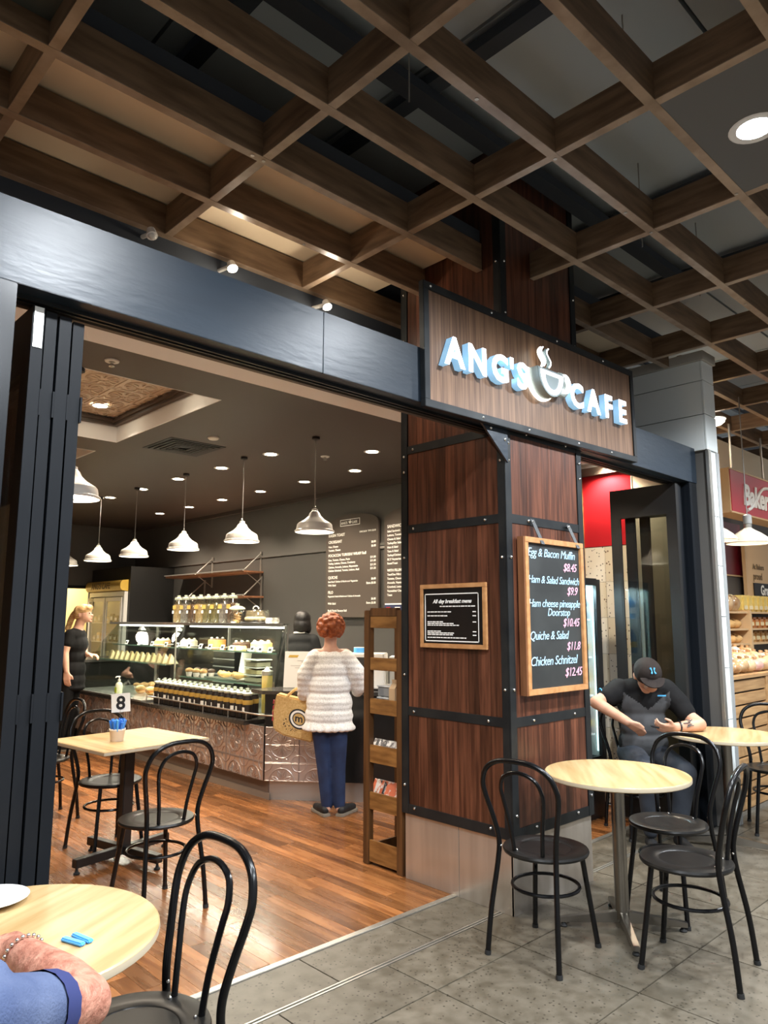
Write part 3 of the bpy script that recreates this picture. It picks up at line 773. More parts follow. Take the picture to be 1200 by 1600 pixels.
# chalkboard menu on the front of the column
cb = thing('chalkboard', 'framed chalkboard listing sandwiches and prices, hung on the front of the timber column', 'chalkboard', (3.667,2.43,1.115))
X0,X1,Z0,Z1 = 3.365,3.970,1.115,1.990
G().box(X0+.02,2.408,Z0+.02,X1-.02,2.428,Z1-.02).build('slate','chalkboard',cb)
for a in ((X0,2.392,Z1-.032,X1,2.434,Z1),(X0,2.392,Z0,X1,2.434,Z0+.032),(X0,2.392,Z0+.032,X0+.032,2.434,Z1-.032),(X1-.032,2.392,Z0+.032,X1,2.434,Z1-.032)):
    G().box(*a).build('frame_bar','frame_pine',cb,bevel=.002)
G().box(X0-.012,2.396,Z0,X0-.001,2.438,Z1).build('frame_side','frame_dark',cb)
for xx in (3.475,3.850):
    G().quadbox((xx,2.432,2.10),(xx+.035,2.432,2.10),(xx+.075,2.388,1.955),(xx+.04,2.388,1.955),(0,-.003,0)).build('hanging_strap','steel_black',cb)
    G().ball((xx+.018,2.428,2.088),.008,8,6).build('bolt','bolt_metal',cb,smooth=True)
for body,zz,mt,al,xx,sz in (('Egg & Bacon Muffin',1.885,'chalk_blue','LEFT',3.402,.068),('$8.45',1.812,'chalk_pink','RIGHT',3.905,.068),
        ('Ham & Salad Sandwich',1.733,'chalk_blue','LEFT',3.400,.062),('$9.9',1.672,'chalk_pink','RIGHT',3.905,.068),
        ('Ham cheese pineapple',1.598,'chalk_blue','LEFT',3.400,.063),('Doorstop',1.548,'chalk_blue','CENTER',3.70,.062),('$10.45',1.487,'chalk_pink','RIGHT',3.915,.068),
        ('Quiche & Salad',1.415,'chalk_blue','LEFT',3.402,.068),('$11.8',1.350,'chalk_pink','RIGHT',3.915,.068),
        ('Chicken Schnitzel',1.272,'chalk_blue','LEFT',3.402,.072),('$12.45',1.200,'chalk_pink','RIGHT',3.925,.070)):
    text_obj('lettering', body, sz, mt, (xx,2.4065,zz), '-Y', cb, shear=.28, align=al, bold=.0, spacing=.93, depth=.0008)

# framed breakfast menu on the side of the column
bm_ = thing('breakfast_menu', 'small framed black breakfast menu on the side of the timber column facing the entrance', 'menu', (3.25,2.83,1.36))
Y0,Y1,Z0,Z1 = 2.580,3.088,1.360,1.735
G().box(3.246,Y0+.01,Z0+.01,3.254,Y1-.01,Z1-.01).build('print','menu_black',bm_)
for a in ((3.240,Y0,Z1-.026,3.258,Y1,Z1),(3.240,Y0,Z0,3.258,Y1,Z0+.026),(3.240,Y0,Z0+.026,3.258,Y0+.026,Z1-.026),(3.240,Y1-.026,Z0+.026,3.258,Y1,Z1-.026)):
    G().box(*a).build('frame_bar','frame_pine',bm_,bevel=.002)
b_ = G(); 
for a in ((Y0+.055,Z1-.062,Y1-.038,Z1-.056),(Y0+.055,Z0+.038,Y1-.038,Z0+.044),(Y0+.055,Z0+.038,Y0+.060,Z1-.056),(Y1-.043,Z0+.038,Y1-.038,Z1-.056)): b_.box(3.2448,a[0],a[1],3.2462,a[2],a[3])
b_.build('border_line','print_white',bm_)
text_obj('lettering','All day breakfast menu',.032,'print_white',(3.2452,2.985,1.622),'-X',bm_,shear=.3,bold=.0006)
b_ = G(); rr = random.Random(3)
for zz,ln in ((1.600,.26),(1.568,.17),(1.545,.15),(1.510,.10),(1.500,.21),(1.490,.24),(1.455,.08),(1.445,.20),(1.435,.18),(1.418,.30)):
    y = 3.030 if zz < 1.6 else 2.93; e = y-ln
    while y > e:
        w_ = rr.uniform(.012,.03); b_.box(3.2448,y-w_,zz,3.2462,y,zz+.006); y -= w_+.005
    if ln < .19: b_.box(3.2448,2.655,zz,3.2462,2.68,zz+.006)
b_.build('menu_lines','print_white',bm_)['kind'] = 'stuff'

# ---- mall lamps
def mall_downlight(x, y, label, power, z=3.600):
    d = thing('downlight', label, 'light', (x,y,z), 0, 'cool round downlights in the lattice panels')
    G().lathe([(.072,0),(.098,-.002),(.105,.003),(.098,.006),(.072,.006)],(x,y,z),24,cap=False).build('trim_ring','lamp_trim',d,smooth=True)
    G().lathe([(.0,.0),(.071,.001)],(x,y,z),24).build('lens','lamp_glow_cool',d)
    spot('lamp', d, (x,y,z-.03), power, COOL, 155, .5, .07)
    return d
mall_downlight(3.10,.967,'round cool white downlight in the lattice panel at the upper right',W_MALL)
for x,y,lab in ((1.24,.967,'round downlight in the lattice panel near the left jamb, over the corridor'),(4.98,.967,'round downlight in the lattice panel in front of the pale tiled pillar'),
            (6.85,.967,'round downlight in the lattice panel in front of the bakery'),(-.63,.967,'round downlight in the leftmost lattice panel'),
            (1.24,-.9,'unseen round downlight added over the corridor behind the viewer, left of three'),(3.10,-.9,'unseen round downlight added over the corridor behind the viewer, middle of three'),(4.98,-.9,'unseen round downlight added over the corridor behind the viewer, right of three')):  # row behind the viewer is unseen, added as fill light
    mall_downlight(x,y,lab,W_MALL)
def small_spot(x,y,z,label,lit):
    s = thing('spotlight',label,'light',(x,y,z),0,'small spotlights above the fascia beam')
    G().cyl((x,3.552,z+.03),(x,y,z+.01),.012,n=10).build('bracket','plastic_white',s,smooth=True)
    G().tube([(x,y,z+.03),(x,y-.02,z-.012)],[.022,.030],14).build('shade','lamp_trim',s,smooth=True)
    G().ball((x,y-.022,z-.014),(.024,.018,.018),12,8).build('bulb','lamp_glow' if lit else 'plastic_white',s,smooth=True)
    if lit: spot('lamp',s,(x,y-.05,z-.05),14,WARM,110,.7,.03,target=(x,y-1.2,z-2.2)); point('bulb_fill',s,(x,y-.05,z-.045),2.6,WARM,.03)  # point light added at the bulb to brighten the cream soffit and lattice
small_spot(2.05,3.42,3.50,'small lit spotlight above the fascia beam, left one of two',True)
small_spot(2.74,3.42,3.485,'small lit spotlight above the fascia beam, next to the column',True)
small_spot(1.58,3.45,3.53,'unlit white spotlight fitting above the left end of the fascia beam',False)
# bayonet lamp hanging above the lattice
s = thing('spotlight','small white spotlight above the lattice in front of the column top','light',(3.18,2.36,3.92))
G().cyl((3.18,2.36,4.2),(3.18,2.36,3.98),.006,n=6).build('rod','chain',s)
G().lathe([(.018,.06),(.024,.03),(.05,-.03),(.052,-.04)],(3.18,2.36,3.92),14).build('shade','lamp_trim',s,smooth=True)
# ================================================================== CHAIRS AND TABLES
def smooth_path(pts, n=6):
    P = [Vector(p) for p in pts]; out = []
    for i in range(len(P)-1):
        p0 = P[max(i-1,0)]; p1 = P[i]; p2 = P[i+1]; p3 = P[min(i+2,len(P)-1)]
        for k in range(n):
            t_ = k/n; out.append(.5*((2*p1)+(-p0+p2)*t_+(2*p0-5*p1+4*p2-p3)*t_*t_+(-p0+3*p1-3*p2+p3)*t_**3))
    out.append(P[-1]); return [tuple(p) for p in out]
CH = thing('bentwood_chair','black bentwood style metal chair','chair')
half = [(-.235,.182,0),(-.215,.170,.20),(-.180,.152,.40),(-.172,.150,.50),(-.190,.168,.60),(-.215,.192,.70),(-.231,.196,.762),(-.246,.166,.830),(-.256,.096,.871)]
path = half + [(-.259,0,.880)] + [(x,-y,z) for x,y,z in half[::-1]]
G().tube(smooth_path(path,5),.0125,10).build('back_hoop','chair_black',CH,smooth=True)
half = [(-.158,.074,.452),(-.172,.084,.56),(-.194,.104,.68),(-.212,.108,.745),(-.228,.078,.802)]
path = half + [(-.234,0,.826)] + [(x,-y,z) for x,y,z in half[::-1]]
G().tube(smooth_path(path,5),.0098,8).build('inner_hoop','chair_black',CH,smooth=True)
for sy in (1,-1):
    G().tube(smooth_path([(.118,sy*.122,.44),(.140,sy*.142,.25),(.172,sy*.168,0)],4),.0125,10).build('leg','chair_black',CH,smooth=True)
    G().cyl((.172,sy*.168,0),(.170,sy*.1665,.018),.0155,.015,10).build('foot_cap','rubber',CH,smooth=True)
    G().cyl((-.2355,sy*.182,0),(-.2335,sy*.181,.018),.0155,.015,10).build('foot_cap','rubber',CH,smooth=True)
    G().ball((-.172,sy*.139,.470),.006,8,6).build('screw','bolt_metal',CH,smooth=True)
    G().ball((-.142,sy*.070,.458),.006,8,6).build('screw','bolt_metal',CH,smooth=True)
G().lathe([(.0,.430),(.180,.428),(.199,.434),(.203,.444),(.199,.453),(.180,.457),(.150,.4555),(.122,.4525),(.118,.449),(.0,.447)],(0,0,0),40).build('seat','seat_black',CH,smooth=True)
G().tube([(.158*math.cos(q*math.pi/16)-.008,.155*math.sin(q*math.pi/16),.285) for q in range(32)],.0085,8,closed=True).build('ring_stretcher','chair_black',CH,smooth=True)
chairs = [
 ((3.095,2.13),5,'black bentwood chair seen from behind, in front of the timber column'),
 ((3.42,1.595),100,'black bentwood chair nearest the viewer on the right, seen side-on at the front round table'),
 ((3.95,1.93),178,'black bentwood chair between the front round table and the man in the cap'),
 ((5.93,2.05),205,'black bentwood chair in front of the slatted timber bakery counter'),
 ((5.16,2.71),232,'black bentwood chair the man in the cap sits on'),
 ((1.99,3.90),92,'black bentwood chair with its back to the viewer at the rectangular table with number 8'),
 ((2.205,5.0),-88,'black bentwood chair on the far side of the rectangular table with number 8'),
 ((2.13,6.10),180,'black bentwood chair half hidden behind the folded door leaves at the left'),
 ((.975,1.985),181,'large black bentwood chair in the foreground beside the round table with blue sticks'),
 ((.20,1.33),82,'black bentwood chair the person in the blue polo shirt sits on')]
for k,((x,y),a,lab) in enumerate(chairs):
    if k == 0: CH.location = (x,y,0); CH.rotation_euler = (0,0,RAD(a)); CH['label'] = lab; CH['group'] = 'black bentwood chairs'
    else: dup(CH,(x,y,0),RAD(a),lab,'black bentwood chairs')
# round tables
def round_table(x,y,lab,rz=0,r=.36,leg='table_leg'):
    t_ = thing('round_table',lab,'table',(x,y,0),rz,'round cafe tables')
    G().lathe([(0,.7255),(r-.004,.7255),(r,.729),(r,.7465),(r-.004,.75),(0,.75)],(0,0,0),56).build('table_top','table_top',t_,smooth=True,local=True)
    G().lathe([(r+.0006,.7295),(r+.0014,.738),(r+.0006,.7462)],(0,0,0),56,cap=False).build('edge_band','table_edge',t_,smooth=True,local=True)
    G().cyl((0,0,.05),(0,0,.724),.034,n=20).build('leg',leg,t_,smooth=True,local=True)
    G().box(-.11,-.11,.712,.11,.11,.7254).build('top_plate',leg,t_,local=True)
    for k in range(4):
        a = k*math.pi/2; c,s_ = math.cos(a),math.sin(a); px,py = -s_,c
        q = lambda d,wd,z:(c*d+px*wd,s_*d+py*wd,z)
        G().add([q(.02,-.017,.035),q(.02,.017,.035),q(.31,.014,.022),q(.31,-.014,.022),q(.02,-.017,.088),q(.02,.017,.088),q(.31,.014,.045),q(.31,-.014,.045)],
                [(0,3,2,1),(4,5,6,7),(0,1,5,4),(1,2,6,5),(2,3,7,6),(3,0,4,7)]).build('foot_arm',leg,t_,local=True,bevel=.002)
        G().lathe([(.017,0),(.019,.006),(.012,.014),(.006,.024)],q(.29,0,0),12).build('glide','rubber',t_,local=True,smooth=True)
    return t_
round_table(3.555,2.00,'round light oak topped table in front of the timber column',RAD(40))
round_table(5.27,2.13,'round light oak topped table the man in the cap leans on',RAD(20))
round_table(.665,2.05,'round light oak topped table in the left foreground under the bare forearm',RAD(30))
# rectangular tables
def square_table(x,y,lab,rz,w_=.74,d_=.72):
    t_ = thing('square_table',lab,'table',(x,y,0),rz,'rectangular cafe tables')
    G().box(-w_/2,-d_/2,.728,w_/2,d_/2,.75).build('table_top','table_top_x',t_,local=True,bevel=.002)
    G().box(-w_/2-.0012,-d_/2-.0012,.731,w_/2+.0012,d_/2+.0012,.747).build('edge_band','table_edge',t_,local=True)
    G().box(-.036,-.028,.05,.036,.028,.727).build('leg','table_leg_dark',t_,local=True,bevel=.004)
    G().box(-.13,-.13,.714,.13,.13,.7275).build('top_plate','table_leg_dark',t_,local=True)
    for k in range(4):
        a = k*math.pi/2+.12; c,s_ = math.cos(a),math.sin(a)
        G().cbox((c*.185,s_*.185,.065),(.33,.05,.05),a).build('foot_arm','table_leg_dark',t_,local=True,bevel=.003)
        G().lathe([(.018,0),(.020,.008),(.010,.016),(.006,.042)],(c*.33,s_*.33,0),12).build('glide','rubber',t_,local=True,smooth=True)
    return t_
square_table(2.195,4.73,'rectangular light oak topped table holding the number 8 card',RAD(6))
square_table(1.52,6.1,'rectangular light oak topped table further back behind the folded doors',RAD(0))
# things on the tables
cp = thing('sugar_cup','cream paper cup full of blue sugar sticks on the rectangular table','cup',(2.10,4.70,.75))
G().lathe([(.040,0),(.043,.03),(.050,.072),(.047,.072),(.040,.008),(0,.006)],(2.10,4.70,.7505),24).build('cup','cup_cream',cp,smooth=True)
G().lathe([(.0495,.068),(.0515,.070),(.0515,.078),(.0485,.078)],(2.10,4.70,.7505),24,cap=False).build('rim','paper',cp,smooth=True)
rr = random.Random(5)
for k in range(34):
    a = rr.uniform(0,6.28); d = .040*math.sqrt(rr.random()); tx,ty = rr.uniform(-.012,.012)+.85*d*math.cos(a),rr.uniform(-.012,.012)+.85*d*math.sin(a)
    bx,by = 2.10+d*.6*math.cos(a),4.70+d*.6*math.sin(a); h = rr.uniform(.115,.138)
    G().tube([(bx,by,.765),(bx+tx,by+ty,.7505+h)],[.0062,.0062],6).build('sugar_stick',rr.choice(('blue_paper','blue_paper','blue_paper2')),cp)
nc = thing('table_number','white number 8 card on a stand in the sugar cup','sign',(2.125,4.725,.765))
G().cyl((2.125,4.725,.766),(2.125,4.725,.945),.0035,n=8).build('stand','plastic_clear',nc)
G().cbox((2.125,4.725,.985),(.118,.003,.118),RAD(-35),0,RAD(-4)).build('card','paper',nc)
me = text_mesh('numeral','8',.118,'ink',depth=.0006,bold=.003,align='CENTER'); me.transform(Matrix.Rotation(RAD(90),4,'X')); me.transform(Matrix.Rotation(RAD(-35),4,'Z'))
ob = link_mesh('numeral',me,nc,Vector((2.125-.0022*math.sin(RAD(35)),4.725-.0022*math.cos(RAD(35)),.945))-Vector((2.125,4.725,.765)))
nb = G().cbox((0,0,0),(.03,.012,.02)); 
for k,(cx,cy,a,mt) in enumerate(((.763,1.893,-71,'blue_paper2'),(.787,1.898,-78,'blue_paper2'))):
    st = G().cbox((cx,cy,.7555),(.072,.017,.009),RAD(a)).build('sugar_stick',mt,bevel=.003)
    tag(st,('blue paper sugar stick lying on the foreground table, the one nearer the forearm','blue paper sugar stick lying on the foreground table, the one nearer the table edge')[k],'sugar stick','loose sugar sticks')
pl = thing('saucer','white saucer at the left edge of the foreground table','plate',(.690,2.300,.75))
G().lathe([(.0,.004),(.045,.004),(.075,.010),(.098,.017),(.100,.0185),(.097,.0195),(.070,.013),(.045,.008),(0,.0075)],(.690,2.300,.7505),36).build('dish','plastic_white',pl,smooth=True)
# ================================================================== CAFE INTERIOR
# ---- ceiling fittings
def cafe_downlight(x,y,z,label,power=W_CAFE):
    d = thing('downlight',label,'light',(x,y,z),0,'warm downlights in the cafe ceiling')
    G().lathe([(.058,0),(.074,-.003),(.080,.0),(.074,.004)],(x,y,z),20,cap=False).build('trim_ring','lamp_trim',d,smooth=True)
    G().lathe([(0,-.001),(.058,-.0005)],(x,y,z),20).build('lens','lamp_glow',d)
    spot('lamp',d,(x,y,z-.03),power,WARM,125,.7,.05)
rows = [(4.58,4.98,'nearest the column'),(5.06,5.77,'beside the menu wall, first from the column'),(5.06,6.66,'beside the menu wall, second from the column'),(5.06,7.56,'beside the menu wall, third from the column'),
        (5.06,8.46,'beside the menu wall, fourth from the column'),(5.06,9.35,'beside the menu wall, fifth from the column'),(5.06,10.24,'beside the menu wall, sixth from the column'),
        (3.95,5.74,'above the counter front, first from the column'),(3.95,6.64,'above the counter front, second from the column'),(3.92,7.52,'above the counter front, third from the column'),
        (3.92,8.43,'above the counter front, fourth from the column'),(3.90,9.32,'above the counter front, fifth from the column')]
for x,y,l in rows: cafe_downlight(x,y,ZC,'small warm downlight in the dark cafe ceiling '+l)
cafe_downlight(2.36,5.95,ZC+.200,'small warm downlight in the tin coffer, the one deeper inside',W_CAFE)
cafe_downlight(2.36,4.88,ZC+.200,'small warm downlight in the tin coffer, the one nearer the fascia beam',W_CAFE)
cafe_downlight(1.3,4.88,ZC+.200,'small warm downlight in the tin coffer hidden behind the folded doors',W_CAFE)
cafe_downlight(1.3,7.6,ZC+.200,'small warm downlight in the second tin coffer',W_CAFE)
cafe_downlight(4.75,3.1,2.90,'small warm downlight in the white soffit behind the column',W_CAFE)
cafe_downlight(5.64,3.16,2.90,'small warm downlight added in the white soffit to light the wall behind the glass doors',W_CAFE)  # added behind the door leaves to light the beige wall seen through glass
vt = thing('ceiling_vent','square four-way air vent in the dark cafe ceiling','vent',(3.2,6.05,ZC))
VX,VY = 3.2,6.05
for k,(h0,h1,z) in enumerate(((.275,.245,-.004),(.235,.205,-.010),(.195,.165,-.014),(.155,.125,-.016),(.115,.085,-.016),(.075,.045,-.014))):
    sq = lambda h:[(VX-h,VY-h),(VX+h,VY-h),(VX+h,VY+h),(VX-h,VY+h)]
    G().ring(sq(h0),sq(h1),lambda u,v,d:(u,v,d),ZC+z,ZC+z+.006).build('louvre' if k else 'vent_frame','door_grey',vt)
G().box(VX-.25,VY-.25,ZC-.002,VX+.25,VY+.25,ZC-.0005).build('vent_back','black_wall',vt)
for k,(x,y,l) in enumerate(((1.75,4.27,'white fire sprinkler in the cafe ceiling in front of the tin coffer'),(4.38,5.44,'white fire sprinkler in the cafe ceiling beside the nearest pendant'))):
    s = thing('sprinkler',l,'sprinkler',(x,y,ZC),0,'ceiling sprinklers')
    G().lathe([(.045,-.001),(.042,-.008),(.020,-.010),(.016,-.002)],(x,y,ZC),18,cap=False).build('escutcheon','plastic_white',s,smooth=True)
    G().cyl((x,y,ZC-.002),(x,y,ZC-.035),.010,n=10).build('nozzle','bolt_metal',s,smooth=True)
    G().lathe([(0,-.036),(.018,-.036),(.020,-.039),(0,-.040)],(x,y,ZC),14).build('deflector','bolt_metal',s,smooth=True)
s = thing('smoke_detector','small round white detector beside the ceiling vent','detector',(3.2,5.53,ZC))
G().lathe([(.05,-.001),(.05,-.012),(.038,-.022),(0,-.024)],(3.2,5.53,ZC),20).build('housing','plastic_white',s,smooth=True)

# ---- pendants
PD = thing('pendant_lamp','white enamel pendant lamp','lamp')
G().lathe([(.166,0),(.172,.006),(.170,.014),(.158,.022),(.150,.066),(.140,.078),(.090,.108),(.056,.140),(.043,.168),(.030,.180)],(0,0,0),32,cap=False).build('shade','enamel',PD,smooth=True,local=True)
G().lathe([(.028,.178),(.026,.20),(.012,.206),(0,.206)],(0,0,0),16).build('cap','enamel',PD,smooth=True,local=True)
G().lathe([(0,.020),(.152,.024)],(0,0,0),28).build('diffuser','lamp_glow_soft',PD,local=True)
G().tube([(0,0,.206),(0,0,.835)],.0045,8).build('cord','chain',PD,local=True)
for k in range(10): pass
G().lathe([(.0,.838),(.034,.838),(.034,.815),(.012,.806),(0,.806)],(0,0,0),16).build('ceiling_rose','black_wall',PD,smooth=True,local=True)
G().tube([(.012*math.cos(q*math.pi/4),0,.215+.012*math.sin(q*math.pi/4)) for q in range(8)],.003,6,closed=True).build('hook','bolt_metal',PD,local=True)
pls = [(3.84,4.90,2.262,'white enamel pendant lamp nearest the column'),(3.83,6.02,2.262,'white enamel pendant lamp over the counter, second from the column'),
       (3.83,7.17,2.262,'white enamel pendant lamp over the counter, third from the column'),(3.83,8.37,2.262,'white enamel pendant lamp over the counter, fourth from the column'),
       (3.80,9.36,2.262,'white enamel pendant lamp over the counter, fifth from the column'),(3.80,10.48,2.262,'white enamel pendant lamp over the counter, half hidden by the folded doors'),
       (1.66,4.55,2.262,'large near white enamel pendant lamp beside the folded doors under the tin coffer')]
for k,(x,y,z,l) in enumerate(pls):
    o = PD if k == 0 else dup(PD,(x,y,z),0,l,'white enamel pendants')
    if k == 0: PD.location = (x,y,z); PD['label'] = l; PD['group'] = 'white enamel pendants'
    spot('lamp',o,(x,y,z-.005),W_PEND,MID,165,.5,.10)

# ---- menu boards on the side wall
def arch_board(ya,yb,label,lines):
    b = thing('menu_board',label,'menu board',(XW-.04,(ya+yb)/2,1.545),0,'arched wall menus')
    n = 14; pts = [(ya,1.545),(yb,1.545),(yb,2.655)]+[((ya+yb)/2+(yb-ya)/2*math.cos(math.pi*k/n),2.655+.125*math.sin(math.pi*k/n)) for k in range(1,n)]+[(ya,2.655)]
    G().prism(pts,lambda u,v,d:(d,u,v),XW-.055,XW-.025).build('panel','menu_board',b,bevel=.003)
    G().box(XW-.026,ya+.1,1.75,XW-.013,yb-.1,1.80).box(XW-.026,ya+.1,2.36,XW-.013,yb-.1,2.41).build('mounting_batten','black_wall',b)
    for body,z,side,sz in lines:
        text_obj('lettering',body,sz,'print_white',(XW-.0565,yb-.05 if side == 'L' else ya+.04,z),'-X',b,align='LEFT' if side == 'L' else 'RIGHT',bold=.0010 if sz > .038 else .0007,depth=.0006)
    return b
L1 = [('RAISIN TOAST',2.525,'L',.048),('ONE $4.50  TWO $5.00',2.54,'R',.028),('CROISSANT',2.445,'L',.048),('Ham, Cheese',2.392,'L',.034),('Tomato, Cheese',2.348,'L',.034),('$6.00',2.405,'R',.034),('$6.00',2.358,'R',.034),
      ('FOCACCIA/ TURKISH/ WRAP/ Roll',2.28,'L',.046),('Ham, Tomato, Cheese, Pesto',2.228,'L',.034),('Turkey, Lettuce, Cheese, Cranberry',2.186,'L',.034),('Chicken, Avocado, Lettuce, Mayonnaise',2.140,'L',.034),('Chicken Schnitzel, Tomato, Lettuce, Aioli',2.098,'L',.034),
      ('$11.00',2.228,'R',.034),('$11.00',2.186,'R',.034),('$11.50',2.140,'R',.034),('$11.50',2.098,'R',.034),
      ('QUICHE',2.010,'L',.048),('Semi Beef/ Chicken & Mushroom/ Vegetarian',1.965,'L',.030),('With Salad',1.920,'L',.034),('$6.00',1.978,'R',.034),('Extra $5.00',1.930,'R',.034),
      ('FILO',1.830,'L',.048),('Vegetarian/ Steak & Mushroom/ Chicken & Avocado',1.788,'L',.028),('With Salad',1.700,'L',.034),('$6.00',1.748,'R',.034),('Extra $5.00',1.702,'R',.034),
      ('Pork/ Pastie/ Sausage Roll',1.615,'L',.034),('With Salad',1.570,'L',.034),('$6.00',1.618,'R',.034)]
b1 = arch_board(6.08,7.03,'tall arched brown wall menu with white lettering headed by the cafe logo',L1)
lg = G()
for a in ((6.40,2.640,6.76,2.648),(6.40,2.712,6.76,2.720),(6.40,2.640,6.408,2.720),(6.752,2.640,6.76,2.720)): lg.box(XW-.0575,a[0],a[1],XW-.0555,a[2],a[3])
lg.build('logo_frame','print_white',b1)
text_obj('lettering',"ANG'S",.042,'print_white',(XW-.0565,6.745,2.664),'-X',b1,bold=.001)
text_obj('lettering','CAFE',.042,'print_white',(XW-.0565,6.545,2.664),'-X',b1,bold=.001)
G().prism(bowl(.026,.030,0,0,12),lambda u,v,d:(d,6.578-u,2.695+v),XW-.0575,XW-.0555).build('logo_cup','print_white',b1)
G().tube([(XW-.0565,6.578,2.698),(XW-.0565,6.572,2.705),(XW-.0565,6.580,2.716)],.004,6).build('logo_steam','print_white',b1)
L2 = [('SANDWICHES',2.550,'L',.048)]+[(t_,2.500-.0455*k,'L',.034) for k,t_ in enumerate(('Salad Sandwich','Lettuce, Tomato','Cheese & Salad','Turkey/Egg Salad','Ham & Salad','Tuna & Salad','Turkey/Chicken','BLT/ Vegetarian','Roast/Toast'))]+[('WITH FILLING',2.055,'L',.040)]+[(t_,2.010-.0455*k,'L',.034) for k,t_ in enumerate(('Two/One Filling','Tomato, Cheese','Avocado, Vegetarian','Crumbed, Lettuce','Vegetables/ Cheese','Toast'))]
b2_ = arch_board(5.03,5.98,'second arched brown wall menu with white lettering, cut off by the column',L2)
G().box(XW-.030,5.98,2.33,XW-.020,6.08,2.355).build('link_bar','bracket',b2_)
ps = thing('wall_poster','small red and blue poster below the second wall menu, beside the column','poster',(XW-.06,5.72,1.56))
G().box(XW-.062,5.62,1.58,XW-.0585,5.965,1.70).build('sheet','poster_blue',ps)
G().box(XW-.064,5.62,1.58,XW-.0622,5.965,1.615).box(XW-.064,5.87,1.615,XW-.0622,5.94,1.66).build('red_band','poster_red',ps)
G().box(XW-.064,5.62,1.685,XW-.0622,5.96,1.70).box(XW-.0645,5.93,1.59,XW-.0625,5.96,1.605).box(XW-.064,5.72,1.63,XW-.0622,5.80,1.66).build('white_print','print_white',ps)

# ---- wall shelves
for z,y0,y1,l in ((2.150,8.44,10.68,'upper timber wall shelf on steel brackets above the display case'),(1.810,8.42,10.30,'lower timber wall shelf on steel brackets above the display case')):
    s = thing('wall_shelf',l,'shelf',(XW-.02,(y0+y1)/2,z),0,'timber wall shelves')
    G().box(5.42,y0,z,XW-.014,y1,z+.026).build('board','shelf_wood',s,bevel=.003)
    G().box(5.40,y0,z+.03,5.415,y1,z+.045).box(5.415,y0,z+.026,5.43,y0+.01,z+.045).build('front_bar','bracket',s)
    for y in (y0+.06,y0+1.35 if y1-y0 > 2 else y1-.3):
        G().box(XW-.030,y-.012,z-.16,XW-.013,y+.012,z+.30).build('upright','bracket',s)
        G().tube([(XW-.02,y,z+.28),(5.44,y,z+.02)],.009,8).build('stay','bracket',s,smooth=True)
        G().tube([(XW-.02,y,z-.15),(5.50,y,z-.002)],.006,8).build('strut','bracket',s,smooth=True)

# ---- counter
ct = thing('service_counter','long cafe counter faced with embossed copper tin panels on a steel kickboard','counter',(4.2,7.5,0))
G().box(3.745,5.44,.16,4.74,9.63,.60).build('counter_body','counter_black',ct)
ch0, ch1 = Vector((3.72,5.40,0)), Vector((4.60,4.33,0)); dd = (ch1-ch0).normalized(); nn = Vector((-dd.y,dd.x,0))   # nn points behind the counter
def chp(s_,d,z): p = ch0+dd*s_+nn*d; return (p.x,p.y,z)
LC = (ch1-ch0).length
if nn.x < 0: nn = -nn
G().add([chp(.0,.025,.16),chp(LC,.025,.16),chp(LC,.62,.16),(4.74,5.44,.16),(3.745,5.44,.16)]+[chp(.0,.025,.88),chp(LC,.025,.88),chp(LC,.62,.88),(4.74,5.44,.88),(3.745,5.44,.88)],
        [(0,1,2,3,4)[::-1],(5,6,7,8,9)]+[(i,(i+1)%5,(i+1)%5+5,i+5) for i in range(5)]).build('register_body','counter_black',ct)
G().add([chp(-.02,-.02,.882),chp(LC+.02,-.02,.882),chp(LC+.02,.64,.882),(4.75,5.62,.882),(3.72,5.62,.882)]+[chp(-.02,-.02,.912),chp(LC+.02,-.02,.912),chp(LC+.02,.64,.912),(4.75,5.62,.912),(3.72,5.62,.912)],
        [(0,1,2,3,4)[::-1],(5,6,7,8,9)]+[(i,(i+1)%5,(i+1)%5+5,i+5) for i in range(5)]).build('register_top','counter_stone',ct)
G().box(3.775,5.40,.0,4.70,9.63,.16).build('kickboard','kick_brown',ct)
G().box(3.768,5.38,.0,3.775,9.63,.055).build('kick_strip','kick_steel',ct)
G().add([chp(.03,.05,0),chp(LC,.05,0),chp(LC,.09,0),chp(.03,.09,0),chp(.03,.05,.158),chp(LC,.05,.158),chp(LC,.09,.158),chp(.03,.09,.158)],
        [(0,3,2,1),(4,5,6,7),(0,1,5,4),(1,2,6,5),(2,3,7,6),(3,0,4,7)]).build('kickboard','kick_steel',ct)
G().box(3.66,5.63,.602,4.76,9.65,.638).build('ledge','counter_stone',ct,bevel=.004)
